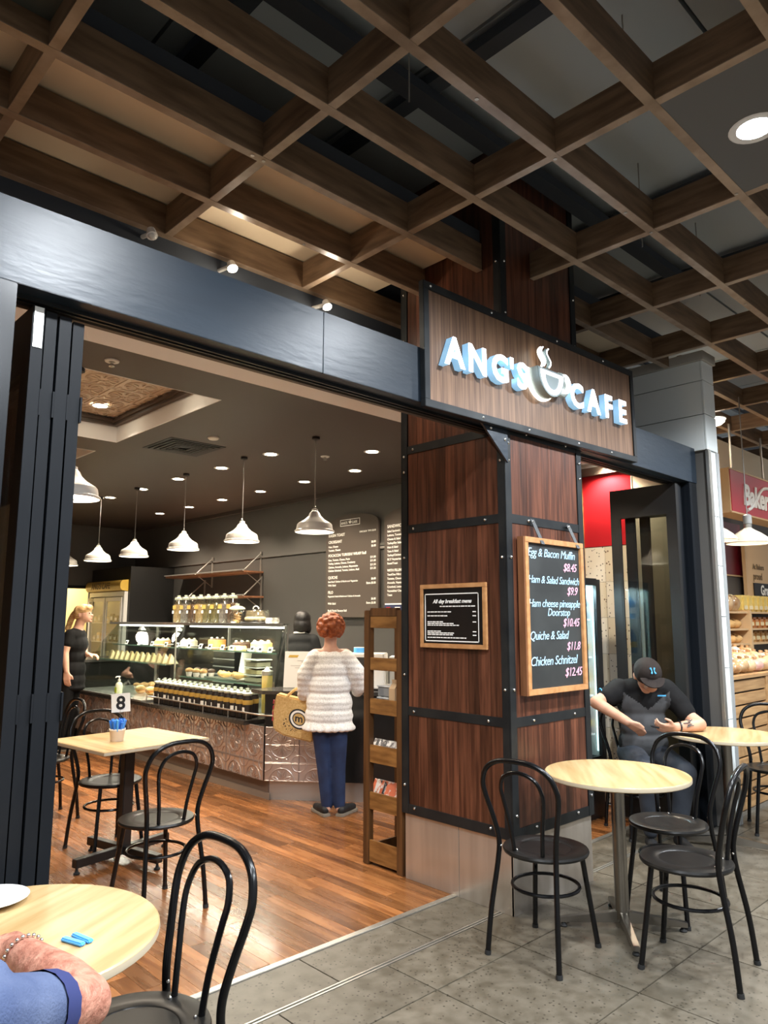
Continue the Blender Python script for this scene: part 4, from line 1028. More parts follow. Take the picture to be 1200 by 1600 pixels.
def tin_mesh(w_,h_,name,crop=False):
    """embossed tile in (u right, v up), relief towards -n; mesh axes x=u, y=-relief, z=v"""
    g = G(); g.box(0,0,0,w_,.004,h_); r = .0055; S = w_
    for u in (0,S/2,S): g.tube([(min(max(u,.004),S-.004),-.001,.003),(min(max(u,.004),S-.004),-.001,h_-.003)],r*.75,6)
    vs = (0,S/2,S) if not crop else (0,S/2)
    for v in vs: g.tube([(.003,-.001,min(max(v,.004),h_-.004)),(S-.003,-.001,min(max(v,.004),h_-.004))],r*.75,6)
    R_ = S*.36; cz = S/2 if not crop else 0
    if crop: g.tube([(S/2+R_*math.cos(math.pi*q/12),-.002,R_*math.sin(math.pi*q/12)) for q in range(13)],r,6)
    else: g.tube([(S/2+R_*math.cos(math.pi*q/10),-.002,S/2+R_*math.sin(math.pi*q/10)) for q in range(20)],r,6,closed=True)
    for sx,ax in ((0,1),(S,-1)):
        for sz,az in (((0,1),(S,-1)) if not crop else ((h_,-1),)):
            g.tube([(sx+ax*R_*.62*math.cos(math.pi*q/12),-.002,sz+az*R_*.62*math.sin(math.pi*q/12)) for q in range(7)],r*.8,6)
    for k in range(8 if not crop else 4):
        a = (k+.5)*math.pi/4
        p = lambda d,t_:(S/2+d*math.cos(a+t_),-.002,cz+d*math.sin(a+t_))
        g.tube([p(R_*.25,.0),p(R_*.55,.22),p(R_*.86,.05)],[r*.5,r*1.5,r*.4],6); g.tube([p(R_*.25,.0),p(R_*.55,-.22),p(R_*.86,-.05)],[r*.5,r*1.2,r*.4],6)
        if not crop: g.tube([p(R_*1.12,.10),p(R_*1.22,.0),p(R_*1.12,-.10)],[r*.5,r*1.0,r*.5],6)
    return g.mesh(name,'tin_copper',smooth=True)
TS = .298
tA = tin_mesh(TS,TS,'tin_tile'); tB = tin_mesh(TS,.148,'tin_tile',True)
for k in range(14):
    y = 5.41+.30*k   # tile runs along +Y; u -> -Y so that relief faces -X
    for me_,z in ((tA,.31),(tB,.161)):
        link_mesh('tin_tile',me_,ct,Vector((3.722,y+TS,z))-Vector((4.2,7.5,0)),RAD(-90))
ang = math.atan2(dd.y,dd.x)
for k in range(2):
    for me_,z in ((tA,.31),(tB,.161)):
        p = chp(.01+.30*k,.002,z)
        link_mesh('tin_tile',me_,ct,Vector(p)-Vector((4.2,7.5,0)),ang)
p0 = chp(.62,.018,.161); p1 = chp(LC,.018,.161)
G().quadbox(p0,p1,(p1[0],p1[1],.88),(p0[0],p0[1],.88),nn*.006).build('front_panel','counter_black',ct)
# towel-rail guard in front of the jars
gr = thing('guard_rail','low chrome rail along the counter ledge in front of the coffee jars','rail',(3.70,6.4,.638))
pth = [(3.695,7.60,.640),(3.695,7.58,.700)]+[(3.695,7.55-.2*k,.705) for k in range(11)]+[(3.70,5.42,.705),chp(.05,-.02,.705),chp(.20,-.02,.705)]
G().tube(pth,.007,8).build('rail','steel_satin',gr,smooth=True)
for y in (7.3,6.85,6.4,5.95,5.65): G().cyl((3.695,y,.639),(3.695,y,.70),.005,n=8).build('post','steel_satin',gr,smooth=True)
# ---- glass display case
dc = thing('display_case','long lit glass food display case on the counter','display case',(4.3,7.5,.638))
yN, yM, yF = 5.66, 7.62, 9.46
def pane(a,b2,c,d,n,name='pane',m='glass_case',par=None): return G().quadbox(a,b2,c,d,n).build(name,m,par or dc)
pane((3.97,yN,.66),(3.97,yM-.02,.66),(4.08,yM-.02,1.455),(4.08,yN,1.455),(.006,0,0))
pane((3.66,yM,.66),(3.66,yF,.66),(3.95,yF,1.22),(3.95,yM,1.22),(.006,0,0))
pane((3.955,yM,1.225),(3.955,yF,1.225),(4.16,yF,1.47),(4.16,yM,1.47),(.006,0,0))
pane((3.97,yN,.66),(4.70,6.44,.66),(4.70,6.44,1.455),(4.08,yN,1.455),(-.005,.006,0))
pane((3.67,yF,.66),(4.72,yF,.66),(4.72,yF,1.465),(4.16,yF,1.465),(0,-.006,0))
G().prism([(4.07,yN-.01),(4.72,6.46),(4.76,6.46),(4.76,yF+.01),(4.07,yF+.01)],lambda u,v,d:(u,v,d),1.462,1.478).build('top_sheet','glass_case',dc)
G().box(4.055,yN-.015,1.458,4.075,yF+.015,1.485).build('top_edge','steel_satin',dc,bevel=.002)
G().prism([(3.94,yN),(4.74,6.48),(4.74,yF),(3.65,yF),(3.65,yM),(3.94,yM)],lambda u,v,d:(u,v,d),.639,.658).build('deck','steel_satin',dc)
for y in (6.46,yM-.008,yF-.012):
    G().box(4.70,y,.66,4.73,y+.014,1.46).build('rear_post','steel_satin',dc)
    if 7 < y < yF-.1: G().box(4.02,y,.66,4.035,y+.014,1.46).build('front_post','steel_satin',dc)
G().box(4.715,6.47,.66,4.73,yF,1.455).build('rear_door','glass_grey',dc)
G().prism([(4.10,yN+.12),(4.66,6.48),(4.66,yF-.02),(4.10,yF-.02)],lambda u,v,d:(u,v,d),1.196,1.204).build('glass_shelf','glass_case',dc)
G().box(4.094,yN+.12,1.193,4.10,yF-.02,1.207).build('shelf_edge','glass_edge',dc)
G().box(3.93,yM+.02,1.016,4.60,yF-.02,1.024).build('glass_shelf','glass_case',dc)
G().box(3.924,yM+.02,1.013,3.93,yF-.02,1.027).build('shelf_edge','glass_edge',dc)
G().prism([(4.06,5.96),(4.46,6.34),(4.46,7.58),(4.06,7.58)],lambda u,v,d:(u,v,d),.892,.900).build('glass_shelf','glass_case',dc)
G().box(4.054,5.96,.889,4.06,7.58,.903).build('shelf_edge','glass_edge',dc)
for a,b2 in ((yN+.1,yM-.1),(yM+.1,yF-.1)):
    G().box(4.14,a,1.436,4.17,b2,1.452).build('light_tube','lamp_glow_soft',dc)
    area('case_lamp',dc,(4.155,(a+b2)/2,1.43),17,MID,.03,b2-a)
# ---- jars of coffee on the ledge
JR = thing('coffee_jar','glass jar of dark coffee beans','jar')
G().lathe([(.040,.002),(.045,.008),(.045,.175),(.036,.196),(.036,.204)],(0,0,0),16).build('beans','coffee',JR,smooth=True,local=True)
G().lathe([(.0462,.125),(.0466,.128),(.0466,.162),(.0462,.165)],(0,0,0),16,cap=False).build('gold_label','gold_label',JR,smooth=True,local=True)
G().cbox((-.0462,-.004,.085),(.003,.034,.034)).build('price_tag','paper',JR,local=True)
G().lathe([(.040,.203),(.043,.207),(.043,.222),(.030,.230),(.014,.233),(.018,.250),(0,.254)],(0,0,0),16).build('lid','lid_glass',JR,smooth=True,local=True)
k = 0; rr = random.Random(8)
for r_ in range(2):
    for i in range(17):
        y = 5.74+.108*i+(.05 if r_ else 0); x = 3.765+.100*r_
        l = ('front row' if r_ == 0 else 'back row')+' of dark coffee jars on the counter ledge, number %d from the register end' % (i+1)
        words = ('first','second','third','fourth','fifth','sixth','seventh','eighth','ninth','tenth','eleventh','twelfth','thirteenth','fourteenth','fifteenth','sixteenth','last')
        l = 'coffee bean jar on the ledge, %s row, %s from the register end' % ('front' if r_ == 0 else 'rear',words[i])
        if k == 0: JR.location = (x,y,.6385); JR['label'] = l; JR['group'] = 'coffee jars on the ledge'
        else: dup(JR,(x,y,.6385),RAD(rr.uniform(-25,25)),l,'coffee jars on the ledge')
        k += 1
# ---- tall jars on top of the case
mats = ('grain_tan','grain_grey','grain_brown','grain_tan','grain_olive','grain_olive','grain_grey','grain_brown')
for i in range(8):
    x,y = 4.30,8.10-.172*i
    j = thing('storage_jar','tall glass storage jar on top of the display case, %s from the left' % ('first','second','third','fourth','fifth','sixth','seventh','last')[i],'jar',(x,y,1.479),0,'tall jars on the display case')
    G().lathe([(.052,.003),(.056,.01),(.056,.205),(.054,.215)],(x,y,1.4795),18).build('contents',mats[i],j,smooth=True)
    G().lathe([(.0585,.0),(.0605,.006),(.0605,.235),(.046,.262),(.046,.275)],(x,y,1.4795),18,cap=False).build('glass','glass_jar',j,smooth=True)
    G().lathe([(.047,.270),(.050,.274),(.050,.292),(.030,.298),(.018,.302),(.020,.322),(0,.326)],(x,y,1.4795),18).build('lid','lid_glass',j,smooth=True)
    G().cbox((x-.0615,y-.01,1.66),(.003,.075,.045)).build('gold_label','gold_label',j)
    G().cbox((x-.0615,y+.022,1.605),(.003,.034,.034)).build('price_tag','paper',j)
bj = thing('biscuit_jar','round glass jar of biscuits between the tall jars and the cake dome','jar',(4.22,6.68,1.479))
G().lathe([(.055,.002),(.075,.02),(.08,.07),(.07,.12),(.05,.14)],(4.22,6.68,1.4795),20).build('glass','glass_jar',bj,smooth=True)
rr = random.Random(2)
for k in range(9): G().lathe([(0,-.006),(.026,-.006),(.028,0),(.026,.006),(0,.006)],(4.22+rr.uniform(-.03,.03),6.68+rr.uniform(-.03,.03),1.50+.011*k),12).build('biscuit','bread',bj,smooth=True)
G().lathe([(.055,.14),(.085,.15),(.080,.165),(.05,.18),(.02,.185),(.025,.205),(0,.21)],(4.22,6.68,1.4795),20).build('lid','lid_glass',bj,smooth=True)
cd = thing('cake_dome','clear domed cake stand with pastries on top of the display case','cake stand',(4.22,6.33,1.479))
G().lathe([(0,0),(.15,0),(.155,.01),(.15,.018),(0,.018)],(4.22,6.33,1.4795),32).build('base','plastic_black',cd,smooth=True)
G().lathe([(.140,.019),(.140,.115),(.128,.135),(.09,.145),(0,.148)],(4.22,6.33,1.4795),32,cap=False).build('dome','plastic_clear',cd,smooth=True)
G().tube([(4.22,6.33+.05*math.cos(math.pi*q/8),1.4795+.147+.03*math.sin(math.pi*q/8)) for q in range(9)],.006,8).build('handle','plastic_white',cd,smooth=True)
for k in range(7):
    a = k*.9; G().ball((4.22+.075*math.cos(a),6.33+.075*math.sin(a),1.525),(.045,.03,.025),10,7).build('pastry','bread_pale',cd,smooth=True)
for k,(y,mt,l) in enumerate(((6.06,'plastic_white','small white milk jug on the display case beside the cake dome'),(5.95,'lid_metal','small metal canister on the display case near its register end'))):
    o = thing('small_pot',l,'pot',(4.20,y,1.479))
    G().lathe([(0,.0),(.032,0),(.040,.02),(.034,.055),(.037,.06),(.030,.058),(0,.05)],(4.20,y,1.4795),16).build('pot',mt,o,smooth=True)
    G().tube([(4.20,y-.034,1.492),(4.20,y-.056,1.505),(4.20,y-.054,1.522),(4.20,y-.034,1.53)],.004,6).build('handle',mt,o,smooth=True)
# ---- food in the case
def tagcard(x,y,z,l):
    o = thing('price_card',l,'price card',(x,y,z),0,'price cards in the display case')
    G().quadbox((x,y-.035,z+.001),(x,y+.035,z+.001),(x+.018,y+.035,z+.052),(x+.018,y-.035,z+.052),(.002,0,0)).build('card','paper',o)
    G().quadbox((x+.0045,y-.02,z+.018),(x+.0045,y+.022,z+.018),(x+.0125,y+.022,z+.040),(x+.0125,y-.02,z+.040),(-.0022,0,0)).build('print','ink',o)
ordn = ('first','second','third','fourth','fifth','sixth','seventh','eighth','ninth','tenth','eleventh','twelfth','thirteenth')
for i,y in enumerate((5.93,6.10,6.24,6.62,6.80,7.05,7.25,7.5,7.78,8.05,8.4,8.75,9.1)):
    tagcard(4.12,y,1.2045,'small white price card on the upper glass shelf, %s from the register end' % ordn[i])
rr = random.Random(4)
def cake(x,y,z,r,h,mt,top,l):
    o = thing('cake',l,'cake',(x,y,z),0,'cakes in the display case')
    G().lathe([(0,0),(r+.03,0),(r+.035,.006),(0,.008)],(x,y,z),24).build('plate','plastic_white',o,smooth=True)
    G().lathe([(0,.009),(r,.009),(r,h),(r-.006,h+.005),(0,h+.005)],(x,y,z),24).build('sponge',mt,o,smooth=True)
    G().lathe([(0,h+.005),(r-.01,h+.005),(r-.02,h+.018),(0,h+.020)],(x,y,z),24).build('icing',top,o,smooth=True)
    for k in range(6):
        a = k*math.pi/3; G().ball((x+(r-.03)*math.cos(a),y+(r-.03)*math.sin(a),z+h+.022),(.016,.016,.012),8,6).build('rosette','cream',o,smooth=True)
cake(4.32,6.36,1.2045,.11,.075,'cake_yellow','cream','yellow layered cake on the upper glass shelf near the register end')
cake(4.40,6.85,1.2045,.10,.06,'cake_choc','cake_choc','chocolate cake in the middle of the upper glass shelf')
cake(4.40,7.36,1.2045,.10,.085,'cake_orange','cake_choc','orange glazed cake on the upper glass shelf')
cake(4.40,8.0,1.2045,.10,.06,'cream','cream','white iced cake on the upper glass shelf')
cake(4.42,8.7,1.2045,.10,.05,'muffin','cream','brown tart on the upper glass shelf at the far end')
for i in range(6):
    x,y = 4.17+.09*(i%2),6.56+.058*i-.60*(i>3)
    o = tag(G().cbox((x,y,1.226),(.075,.045,.042),RAD(rr.uniform(-15,15))).build('slice','cake_yellow' if i%2 else 'bread_pale',bevel=.006),
            '%s slice on the upper glass shelf, %s' % ('yellow' if i%2 else 'pale',ordn[i]+' from the register end'),'slice','slices on the upper shelf')
for i in range(12):
    y = 7.74+.142*i
    o = thing('sandwich','wrapped triangular sandwich on the lower glass shelf, %s from the register side' % ordn[i],'sandwich',(4.05,y,1.0245),0,'wrapped sandwiches on the lower glass shelf')
    pr = [(0,0),(.115,0),(.03,.105)]
    for m_,a,b2,nm in (('bread_pale',0,.018,'bread_slice'),('filling',.0185,.034,'filling'),('bread_pale',.0345,.052,'bread_slice')):
        G().prism(pr,lambda u,v,d:(4.0+u,y-.03+d,1.025+v),a,b2).build(nm,m_,o)
    G().prism([(-.006,-.0003),(.124,-.0003),(.03,.113)],lambda u,v,d:(4.0+u,y-.03+d,1.025+v),-.004,.056).build('wrap','plastic_clear',o)
def croissant(x,y,z,rz,l,g_):
    o = thing('croissant',l,'pastry',(x,y,z),rz,g_)
    pth = [(.07*math.cos(RAD(a)),.07*math.sin(RAD(a))-.04,.024) for a in range(10,171,16)]
    G().tube(pth,[.010+.020*math.sin(math.pi*k/(len(pth)-1))+(.003 if k%2 else 0) for k in range(len(pth))],10).build('pastry','bread',o,smooth=True,local=True)
    for k in (3,5,7): G().tube([(pth[k][0]*1.01,pth[k][1]*1.0-.018,.036),(pth[k][0],pth[k][1],.0555),(pth[k][0]*1.01,pth[k][1]+.018,.038)],.006,6).build('ridge','bread',o,smooth=True,local=True)
for i,y in enumerate((6.55,6.68,6.82,6.96)):
    croissant(4.20+.05*(i%2),y,.925,RAD(90+15*(i%3)),'golden croissant on the deck of the display case, %s from the register end' % ordn[i],'croissants on the deck')
ty = thing('food_tray','long steel tray of pastries on the deck of the display case','tray',(4.25,6.75,.901))
G().box(4.10,6.47,.9015,4.45,7.10,.912).box(4.10,6.47,.912,4.106,7.10,.922).box(4.444,6.47,.912,4.45,7.10,.922).build('tray','steel_satin',ty)
for i in range(9):
    x = 4.16+.10*(i%3); y = 8.6+.115*(i//3)
    o = thing('muffin','brown muffin on the far deck of the display case, row %s place %s' % (('one','two','three')[i//3],('one','two','three')[i%3]),'muffin',(x,y,.66),0,'muffins in the display case')
    G().lathe([(.024,.0),(.034,.042)],(x,y,.6605),14).build('case','paper_pink',o,smooth=True)
    G().lathe([(.034,.042),(.042,.050),(.038,.066),(.022,.078),(0,.082)],(x,y,.6605),14).build('top','muffin',o,smooth=True)
for i in range(6):
    y = 7.80+.13*i; x = 3.98+.05*(i%2)
    o = thing('bread_roll','filled bread roll on the deck behind the sloped glass, %s from the register side' % ordn[i],'bread roll',(x,y,.66),0,'filled rolls in the display case')
    G().ball((x,y,.680),(.055,.045,.022),12,7).build('lower_half','bread',o,smooth=True)
    G().cbox((x,y,.698),(.10,.08,.014)).build('filling','filling' if i%2 else 'cake_orange',o,bevel=.004)
    G().ball((x,y,.716),(.055,.045,.028),12,7).build('upper_half','bread_pale' if i%2 else 'bread',o,smooth=True)
for i in range(6):
    x,y = 4.12+.10*(i%2),7.16+.15*(i//2)
    o = thing('muffin','dark muffin on the middle glass shelf beside the croissant tray, %s one' % ordn[i],'muffin',(x,y,.901),0,'muffins on the middle shelf')
    G().lathe([(.026,.0),(.036,.045)],(x,y,.9015),14).build('case','paper_pink',o,smooth=True)
    G().lathe([(.036,.045),(.046,.054),(.042,.072),(.024,.085),(0,.09)],(x,y,.9015),14).build('top','cake_choc' if i%2 else 'muffin',o,smooth=True)
# black crates and clear boxes behind the jars
for i in range(6):
    o = thing('black_tray','stacked black plastic tray inside the display case, %s from the bottom' % ordn[i],'tray',(4.58,7.35,.66+.085*i),0,'black trays in the display case')
    z = .660+.085*i
    G().box(4.48,7.12,z,4.68,7.56,z+.006).box(4.48,7.12,z+.006,4.486,7.56,z+.082).box(4.674,7.12,z+.006,4.68,7.56,z+.082).box(4.486,7.12,z+.006,4.674,7.126,z+.082).box(4.486,7.554,z+.006,4.674,7.56,z+.082).build('tray','plastic_black',o)
    G().box(4.474,7.115,z+.070,4.482,7.565,z+.082).build('rim','plastic_grey',o)
for i in range(3):
    z = .9015+.075*i
    o = thing('food_box','clear plastic food box in the display case, %s from the bottom' % ordn[i],'box',(4.25,6.31,z),0,'clear food boxes in the display case')
    G().box(4.16,6.20,z+.001,4.34,6.42,z+.062).build('tub','plastic_clear',o)
    G().box(4.17,6.21,z+.004,4.33,6.41,z+.045).build('contents','bread_pale' if i%2 else 'cream',o)
    G().box(4.155,6.195,z+.062,4.345,6.425,z+.073).build('lid','plastic_white',o,bevel=.002)
o = thing('straw_jar','tall clear jar of yellow wrapped sticks at the register end of the display case','jar',(4.12,5.89,.66))
G().lathe([(.044,.0),(.048,.01),(.050,.34)],(4.04,5.84,.6605),18).build('contents','cake_yellow',o,smooth=True)
G().lathe([(.052,.342),(.054,.348),(.054,.38),(.03,.39),(.012,.42),(0,.422)],(4.04,5.84,.6605),18).build('lid','lid_metal',o,smooth=True)
nt_ = thing('notice_sheet','white notice sheet propped inside the display case','sheet',(4.54,6.92,.66))
G().quadbox((4.47,6.82,.935),(4.47,7.02,.935),(4.51,7.02,1.165),(4.51,6.82,1.165),(.003,0,0)).build('sheet','paper',nt_)
G().tube([(4.515,6.92,1.1),(4.55,6.92,.665)],.006,6).box(4.47,6.83,.659,4.62,7.01,.666).build('stand','plastic_clear',nt_)
# sanitiser bottle on the ledge
sb = thing('pump_bottle','pump bottle with a lime green label on the counter ledge','bottle',(3.70,8.30,.6385))
G().lathe([(0,.001),(.036,.001),(.040,.006),(.040,.135),(.030,.160),(.014,.170),(.014,.182)],(3.70,8.30,.6385),20).build('bottle','soap',sb,smooth=True)
G().cbox((3.6595,8.296,.72),(.002,.05,.06)).build('label','green_label',sb)
G().lathe([(.016,.182),(.016,.198),(.006,.2),(.006,.225),(0,.226)],(3.70,8.30,.6385),12).build('pump','plastic_white',sb,smooth=True)
G().tube([(3.71,8.30,.866),(3.67,8.30,.868),(3.655,8.30,.858)],.007,8).build('spout','plastic_white',sb,smooth=True)
# ---- register end
a4 = thing('counter_notice','white printed notice standing on the register counter beside the display case','sign',(4.02,5.38,.912))
G().quadbox((3.98,5.50,.915),(4.235,5.20,.915),(4.26,5.215,1.235),(4.005,5.515,1.235),(.002,.0025,0)).build('sheet','paper',a4)
n_ = Vector((-.76,-.65,0))*.0015
def onsheet(u,v): 
    p = Vector((3.98,5.50,.915)).lerp(Vector((4.235,5.20,.915)),u).lerp(Vector((4.005,5.515,1.235)).lerp(Vector((4.26,5.215,1.235)),u),v); return p+n_
g = G()
for u0,u1,v in ((.30,.70,.74),(.40,.60,.70),(.15,.85,.60),(.25,.75,.54),(.42,.58,.46)):
    g.quadbox(onsheet(u0,v),onsheet(u1,v),onsheet(u1,v+.008),onsheet(u0,v+.008),n_*.5)
g.build('print_lines','plastic_grey',a4)['kind'] = 'stuff'
g = G(); c_ = onsheet(.20,.86); g.quadbox(onsheet(.08,.83),onsheet(.30,.83),onsheet(.33,.90),onsheet(.11,.90),n_*.5).build('emblem','gold',a4)
pos = thing('card_terminal','black card terminal on a stand at the register','card terminal',(4.32,5.45,.912))
G().box(4.29,5.42,.9125,4.35,5.48,1.17).build('post','plastic_black',pos)
G().cbox((4.31,5.45,1.19),(.16,.22,.05),RAD(-48),0,RAD(-18)).build('body','plastic_black',pos,bevel=.008)
G().cbox((4.255,5.395,1.205),(.004,.10,.02),RAD(42)).build('screen','plastic_grey',pos)
mw = thing('label_printer','white machine with a black front on the register counter','machine',(4.42,4.92,.912))
g = G().cbox((4.47,4.93,1.075),(.36,.30,.30),ang); g.build('housing','plastic_white',mw,bevel=.008)
G().cbox(Vector((4.47,4.93,1.075))-nn*.153-dd*.05,(.18,.006,.24),ang).build('front_panel','plastic_black',mw)
G().cbox(Vector((4.47,4.93,.918)),(.30,.26,.010),ang).build('feet','rubber',mw)
tp = thing('tape_roll','pale blue roll on top of the white machine','roll',(4.44,4.98,1.226))
G().lathe([(.022,.0),(.055,.0),(.055,.05),(.022,.05)],(4.44,4.98,1.2265),22,cap=False).lathe([(.022,.05),(.022,.0)],(4.44,4.98,1.2265),22,cap=False).build('roll','plastic_white',tp,smooth=True)
G().lathe([(.0552,.004),(.0556,.006),(.0556,.044),(.0552,.046)],(4.44,4.98,1.2265),22,cap=False).build('blue_band','blue_paper2',tp,smooth=True)
bx = thing('paper_box','low white box beside the white machine on the register counter','box',(4.76,4.75,.912))
G().cbox((4.76,4.75,1.05),(.22,.22,.27),ang).build('carton','plastic_white',bx,bevel=.004)
G().cbox((4.76,4.75,1.188),(.225,.225,.012),ang).build('lid','paper',bx)
# far end: coffee station
cs_ = thing('coffee_station','black side counter at the far end of the display case','counter',(4.15,10.25,0))
G().box(3.70,9.86,.0,4.60,10.7,.95).build('cabinet','counter_black',cs_)
G().box(3.68,9.84,.952,4.62,10.72,.985).build('top','counter_stone',cs_,bevel=.003)
cu_ = thing('coffee_cup','white cup and saucer on the side counter beside the blonde assistant','cup',(3.80,9.95,.985))
G().lathe([(0,.0),(.05,0),(.085,.012),(.083,.016),(.05,.006),(0,.006)],(3.80,9.95,.9855),24).build('saucer','plastic_white',cu_,smooth=True)
G().lathe([(0,.007),(.03,.007),(.05,.04),(.056,.075),(.052,.075),(.045,.04),(.026,.014),(0,.014)],(3.80,9.95,.9855),24).build('cup','plastic_white',cu_,smooth=True)
G().tube([(3.80,9.95-.05,1.05),(3.80,9.95-.078,1.045),(3.80,9.95-.075,1.02),(3.80,9.95-.042,1.012)],.005,6).build('handle','plastic_white',cu_,smooth=True)
pg = thing('pepper_grinder','tall yellow grinder with a white head on the side counter','grinder',(3.80,10.2,.985))
G().lathe([(.04,0),(.04,.03),(.026,.04),(.024,.24),(.03,.25),(.03,.27)],(3.80,10.2,.9855),18).build('body','drink_yellow',pg,smooth=True)
G().lathe([(.028,.27),(.06,.29),(.062,.32),(.03,.33),(0,.332)],(3.80,10.2,.9855),18).build('head','plastic_white',pg,smooth=True)
cbn = thing('beige_cabinet','low beige cabinet behind the chair near the folded doors','cabinet',(2.62,8.3,0))
G().box(2.30,8.10,.06,2.95,8.5,.62).build('body','cream_wall',cbn,bevel=.004)
G().box(2.28,8.08,.62,2.97,8.52,.66).build('top','table_edge',cbn,bevel=.003)
G().box(2.32,8.12,0,2.93,8.48,.06).build('plinth','plastic_black',cbn)
# ---- gold topped drinks fridge at the back
gf = thing('display_fridge','tall two-door glass fridge with a gold header sign at the back of the cafe','fridge',(4.98,11.72,0))
fy0,fy1 = 11.06,12.42
G().box(4.94,fy0,.08,4.998,fy0+.05,1.95).box(4.94,fy1-.05,.08,4.998,fy1,1.95).box(4.94,fy0+.05,1.88,4.998,fy1-.05,1.95).box(4.94,fy0+.05,.08,4.998,fy1-.05,.20).build('frame','plastic_white',gf)
hp = [(4.998,1.955),(4.90,1.965),(4.872,2.0),(4.865,2.045),(4.872,2.09),(4.90,2.125),(4.998,2.135)]
G().prism([(u,v) for u,v in hp],lambda u,v,d:(u,d,v),fy0,fy1).build('header','gold',gf,smooth=True)
text_obj('lettering',"ANG'S CAFE",.135,'gold_ink',(4.864,12.18,2.0),'-X',gf,bold=.002,shear=.1)
for a,b2 in ((fy0+.06,11.72),(11.76,fy1-.06)):
    dr = G().box(4.925,a,.22,4.938,a+.05,1.86).box(4.925,b2-.05,.22,4.938,b2,1.86).box(4.925,a+.05,.22,4.938,b2-.05,.28).box(4.925,a+.05,1.80,4.938,b2-.05,1.86).build('door','plastic_white',gf)
    G().box(4.930,a+.05,.28,4.934,b2-.05,1.80).build('pane','glass',dr)
    G().tube([(4.915,b2-.03,1.2),(4.90,b2-.03,1.15),(4.90,b2-.03,.85),(4.915,b2-.03,.8)],.008,6).build('handle','plastic_grey',dr)
    for z in (.55,.85,1.15,1.45): G().box(4.945,a+.02,z,4.995,b2-.02,z+.012).build('shelf','plastic_white',gf)
G().box(4.9985,fy0+.05,.2,4.9995,fy1-.05,1.88).build('interior','plastic_grey',gf)
rr = random.Random(12)
for zi,z in enumerate((.562,.862,1.162,1.462)):
    for i in range(7):
        y = 11.2+.16*i
        if abs(y-11.74) < .06: continue
        w_ = rr.uniform(.05,.07); h = rr.uniform(.08,.15)
        o = thing('chilled_item','packaged food in the gold topped fridge, %s shelf up, %s from the right' % (ordn[zi],ordn[i]),'food',(4.97,y,z),0,'packaged food in the gold topped fridge')
        G().box(4.95,y-w_,z+.001,4.99,y+w_,z+h).build('pack',rr.choice(('cake_choc','cream','cake_orange','bread_pale','cake_choc')),o,bevel=.008)
        G().box(4.948,y-w_*.6,z+h*.3,4.950,y+w_*.6,z+h*.7).build('label','paper',o)
pr = thing('price_flyer','white flyer stuck to the top corner of the gold topped fridge','flyer',(4.92,12.33,1.70))
G().box(4.920,12.22,1.66,4.924,12.42,1.86).build('sheet','paper',pr)
G().box(4.9185,12.26,1.78,4.9199,12.38,1.80).build('print','plastic_grey',pr)
# ---- drinks fridge beyond the column
df = thing('drinks_fridge','black upright drinks fridge with a lit blue-white interior beyond the column','fridge',(5.05,3.43,0))
A0,A1,B0,B1 = 4.70,5.41,3.12,3.74
G().box(A0,B0+.03,0,A0+.04,B1,1.86).box(A1-.04,B0+.03,0,A1,B1,1.86).box(A0+.04,B0+.03,1.80,A1-.04,B1,1.86).box(A0+.04,B0+.03,0,A1-.04,B1,.46).box(A0+.04,B1-.03,.46,A1-.04,B1,1.80).build('cabinet','plastic_black',df)
G().box(A0+.04,B1-.045,.46,A1-.04,B1-.032,1.80).build('back_light','fridge_glow',df)
dr = G().box(A0,B0,.42,A0+.06,B0+.028,1.85).box(A1-.065,B0,.42,A1,B0+.028,1.85).box(A0+.06,B0,1.80,A1-.065,B0+.028,1.85).box(A0+.06,B0,.42,A1-.065,B0+.028,.47).build('door','plastic_black',df)
G().box(A0+.06,B0+.012,.47,A1-.065,B0+.016,1.80).build('pane','glass',dr)
G().box(A1-.046,B0+.03,.46,A1-.041,B1-.046,1.80).box(A0+.041,B0+.03,.46,A0+.046,B1-.046,1.80).build('liner','plastic_white',df)
G().box(A1-.062,B0+.032,.50,A1-.047,B0+.045,1.78).box(A0+.047,B0+.032,.50,A0+.062,B0+.045,1.78).build('light_strip','fridge_glow',df)
for z in (.62,.92,1.22,1.52): G().box(A0+.065,B0+.06,z,A1-.065,B1-.05,z+.012).build('shelf','plastic_white',df)
area('fridge_lamp',df,(5.05,3.4,1.79),30,(.62,.93,1.0),.5,.3)
for zi,z in enumerate((.632,.932,1.232,1.532)):
    for i in range(6):
        x = 4.80+.105*i; y = 3.24
        mt = ('drink_dark','drink_yellow','drink_red','drink_blue','drink_red','drink_dark')[(i+zi*2)%6] if zi < 2 else ('drink_blue','fridge_glow','drink_blue')[(i+zi)%3]
        o = thing('drink_bottle','drink bottle in the lit drinks fridge, %s shelf up, %s from the left' % (ordn[zi],ordn[i]),'bottle',(x,y,z),0,'bottles in the drinks fridge')
        G().lathe([(0,.001),(.034,.001),(.036,.01),(.036,.12),(.030,.15),(.014,.185),(.013,.205)],(x,y,z),14).build('bottle',mt if mt != 'fridge_glow' else 'plastic_white',o,smooth=True)
        G().lathe([(.0365,.05),(.037,.052),(.037,.098),(.0365,.1)],(x,y,z),14,cap=False).build('label','paper' if zi%2 else 'drink_yellow',o,smooth=True)
        G().lathe([(.015,.204),(.016,.206),(.016,.222),(0,.223)],(x,y,z),12).build('cap','plastic_white',o,smooth=True)
# dark post behind the column beside the red panel
pt = struct('trim_4'); pt['label'] = 'dark post between the drinks fridge and the red panel'
G().box(5.62,3.46,0,5.70,3.54,2.79).build('post','door_paint',pt)
G().box(5.705,3.44,0,5.735,3.50,2.79).build('timber_strip','oak',pt)

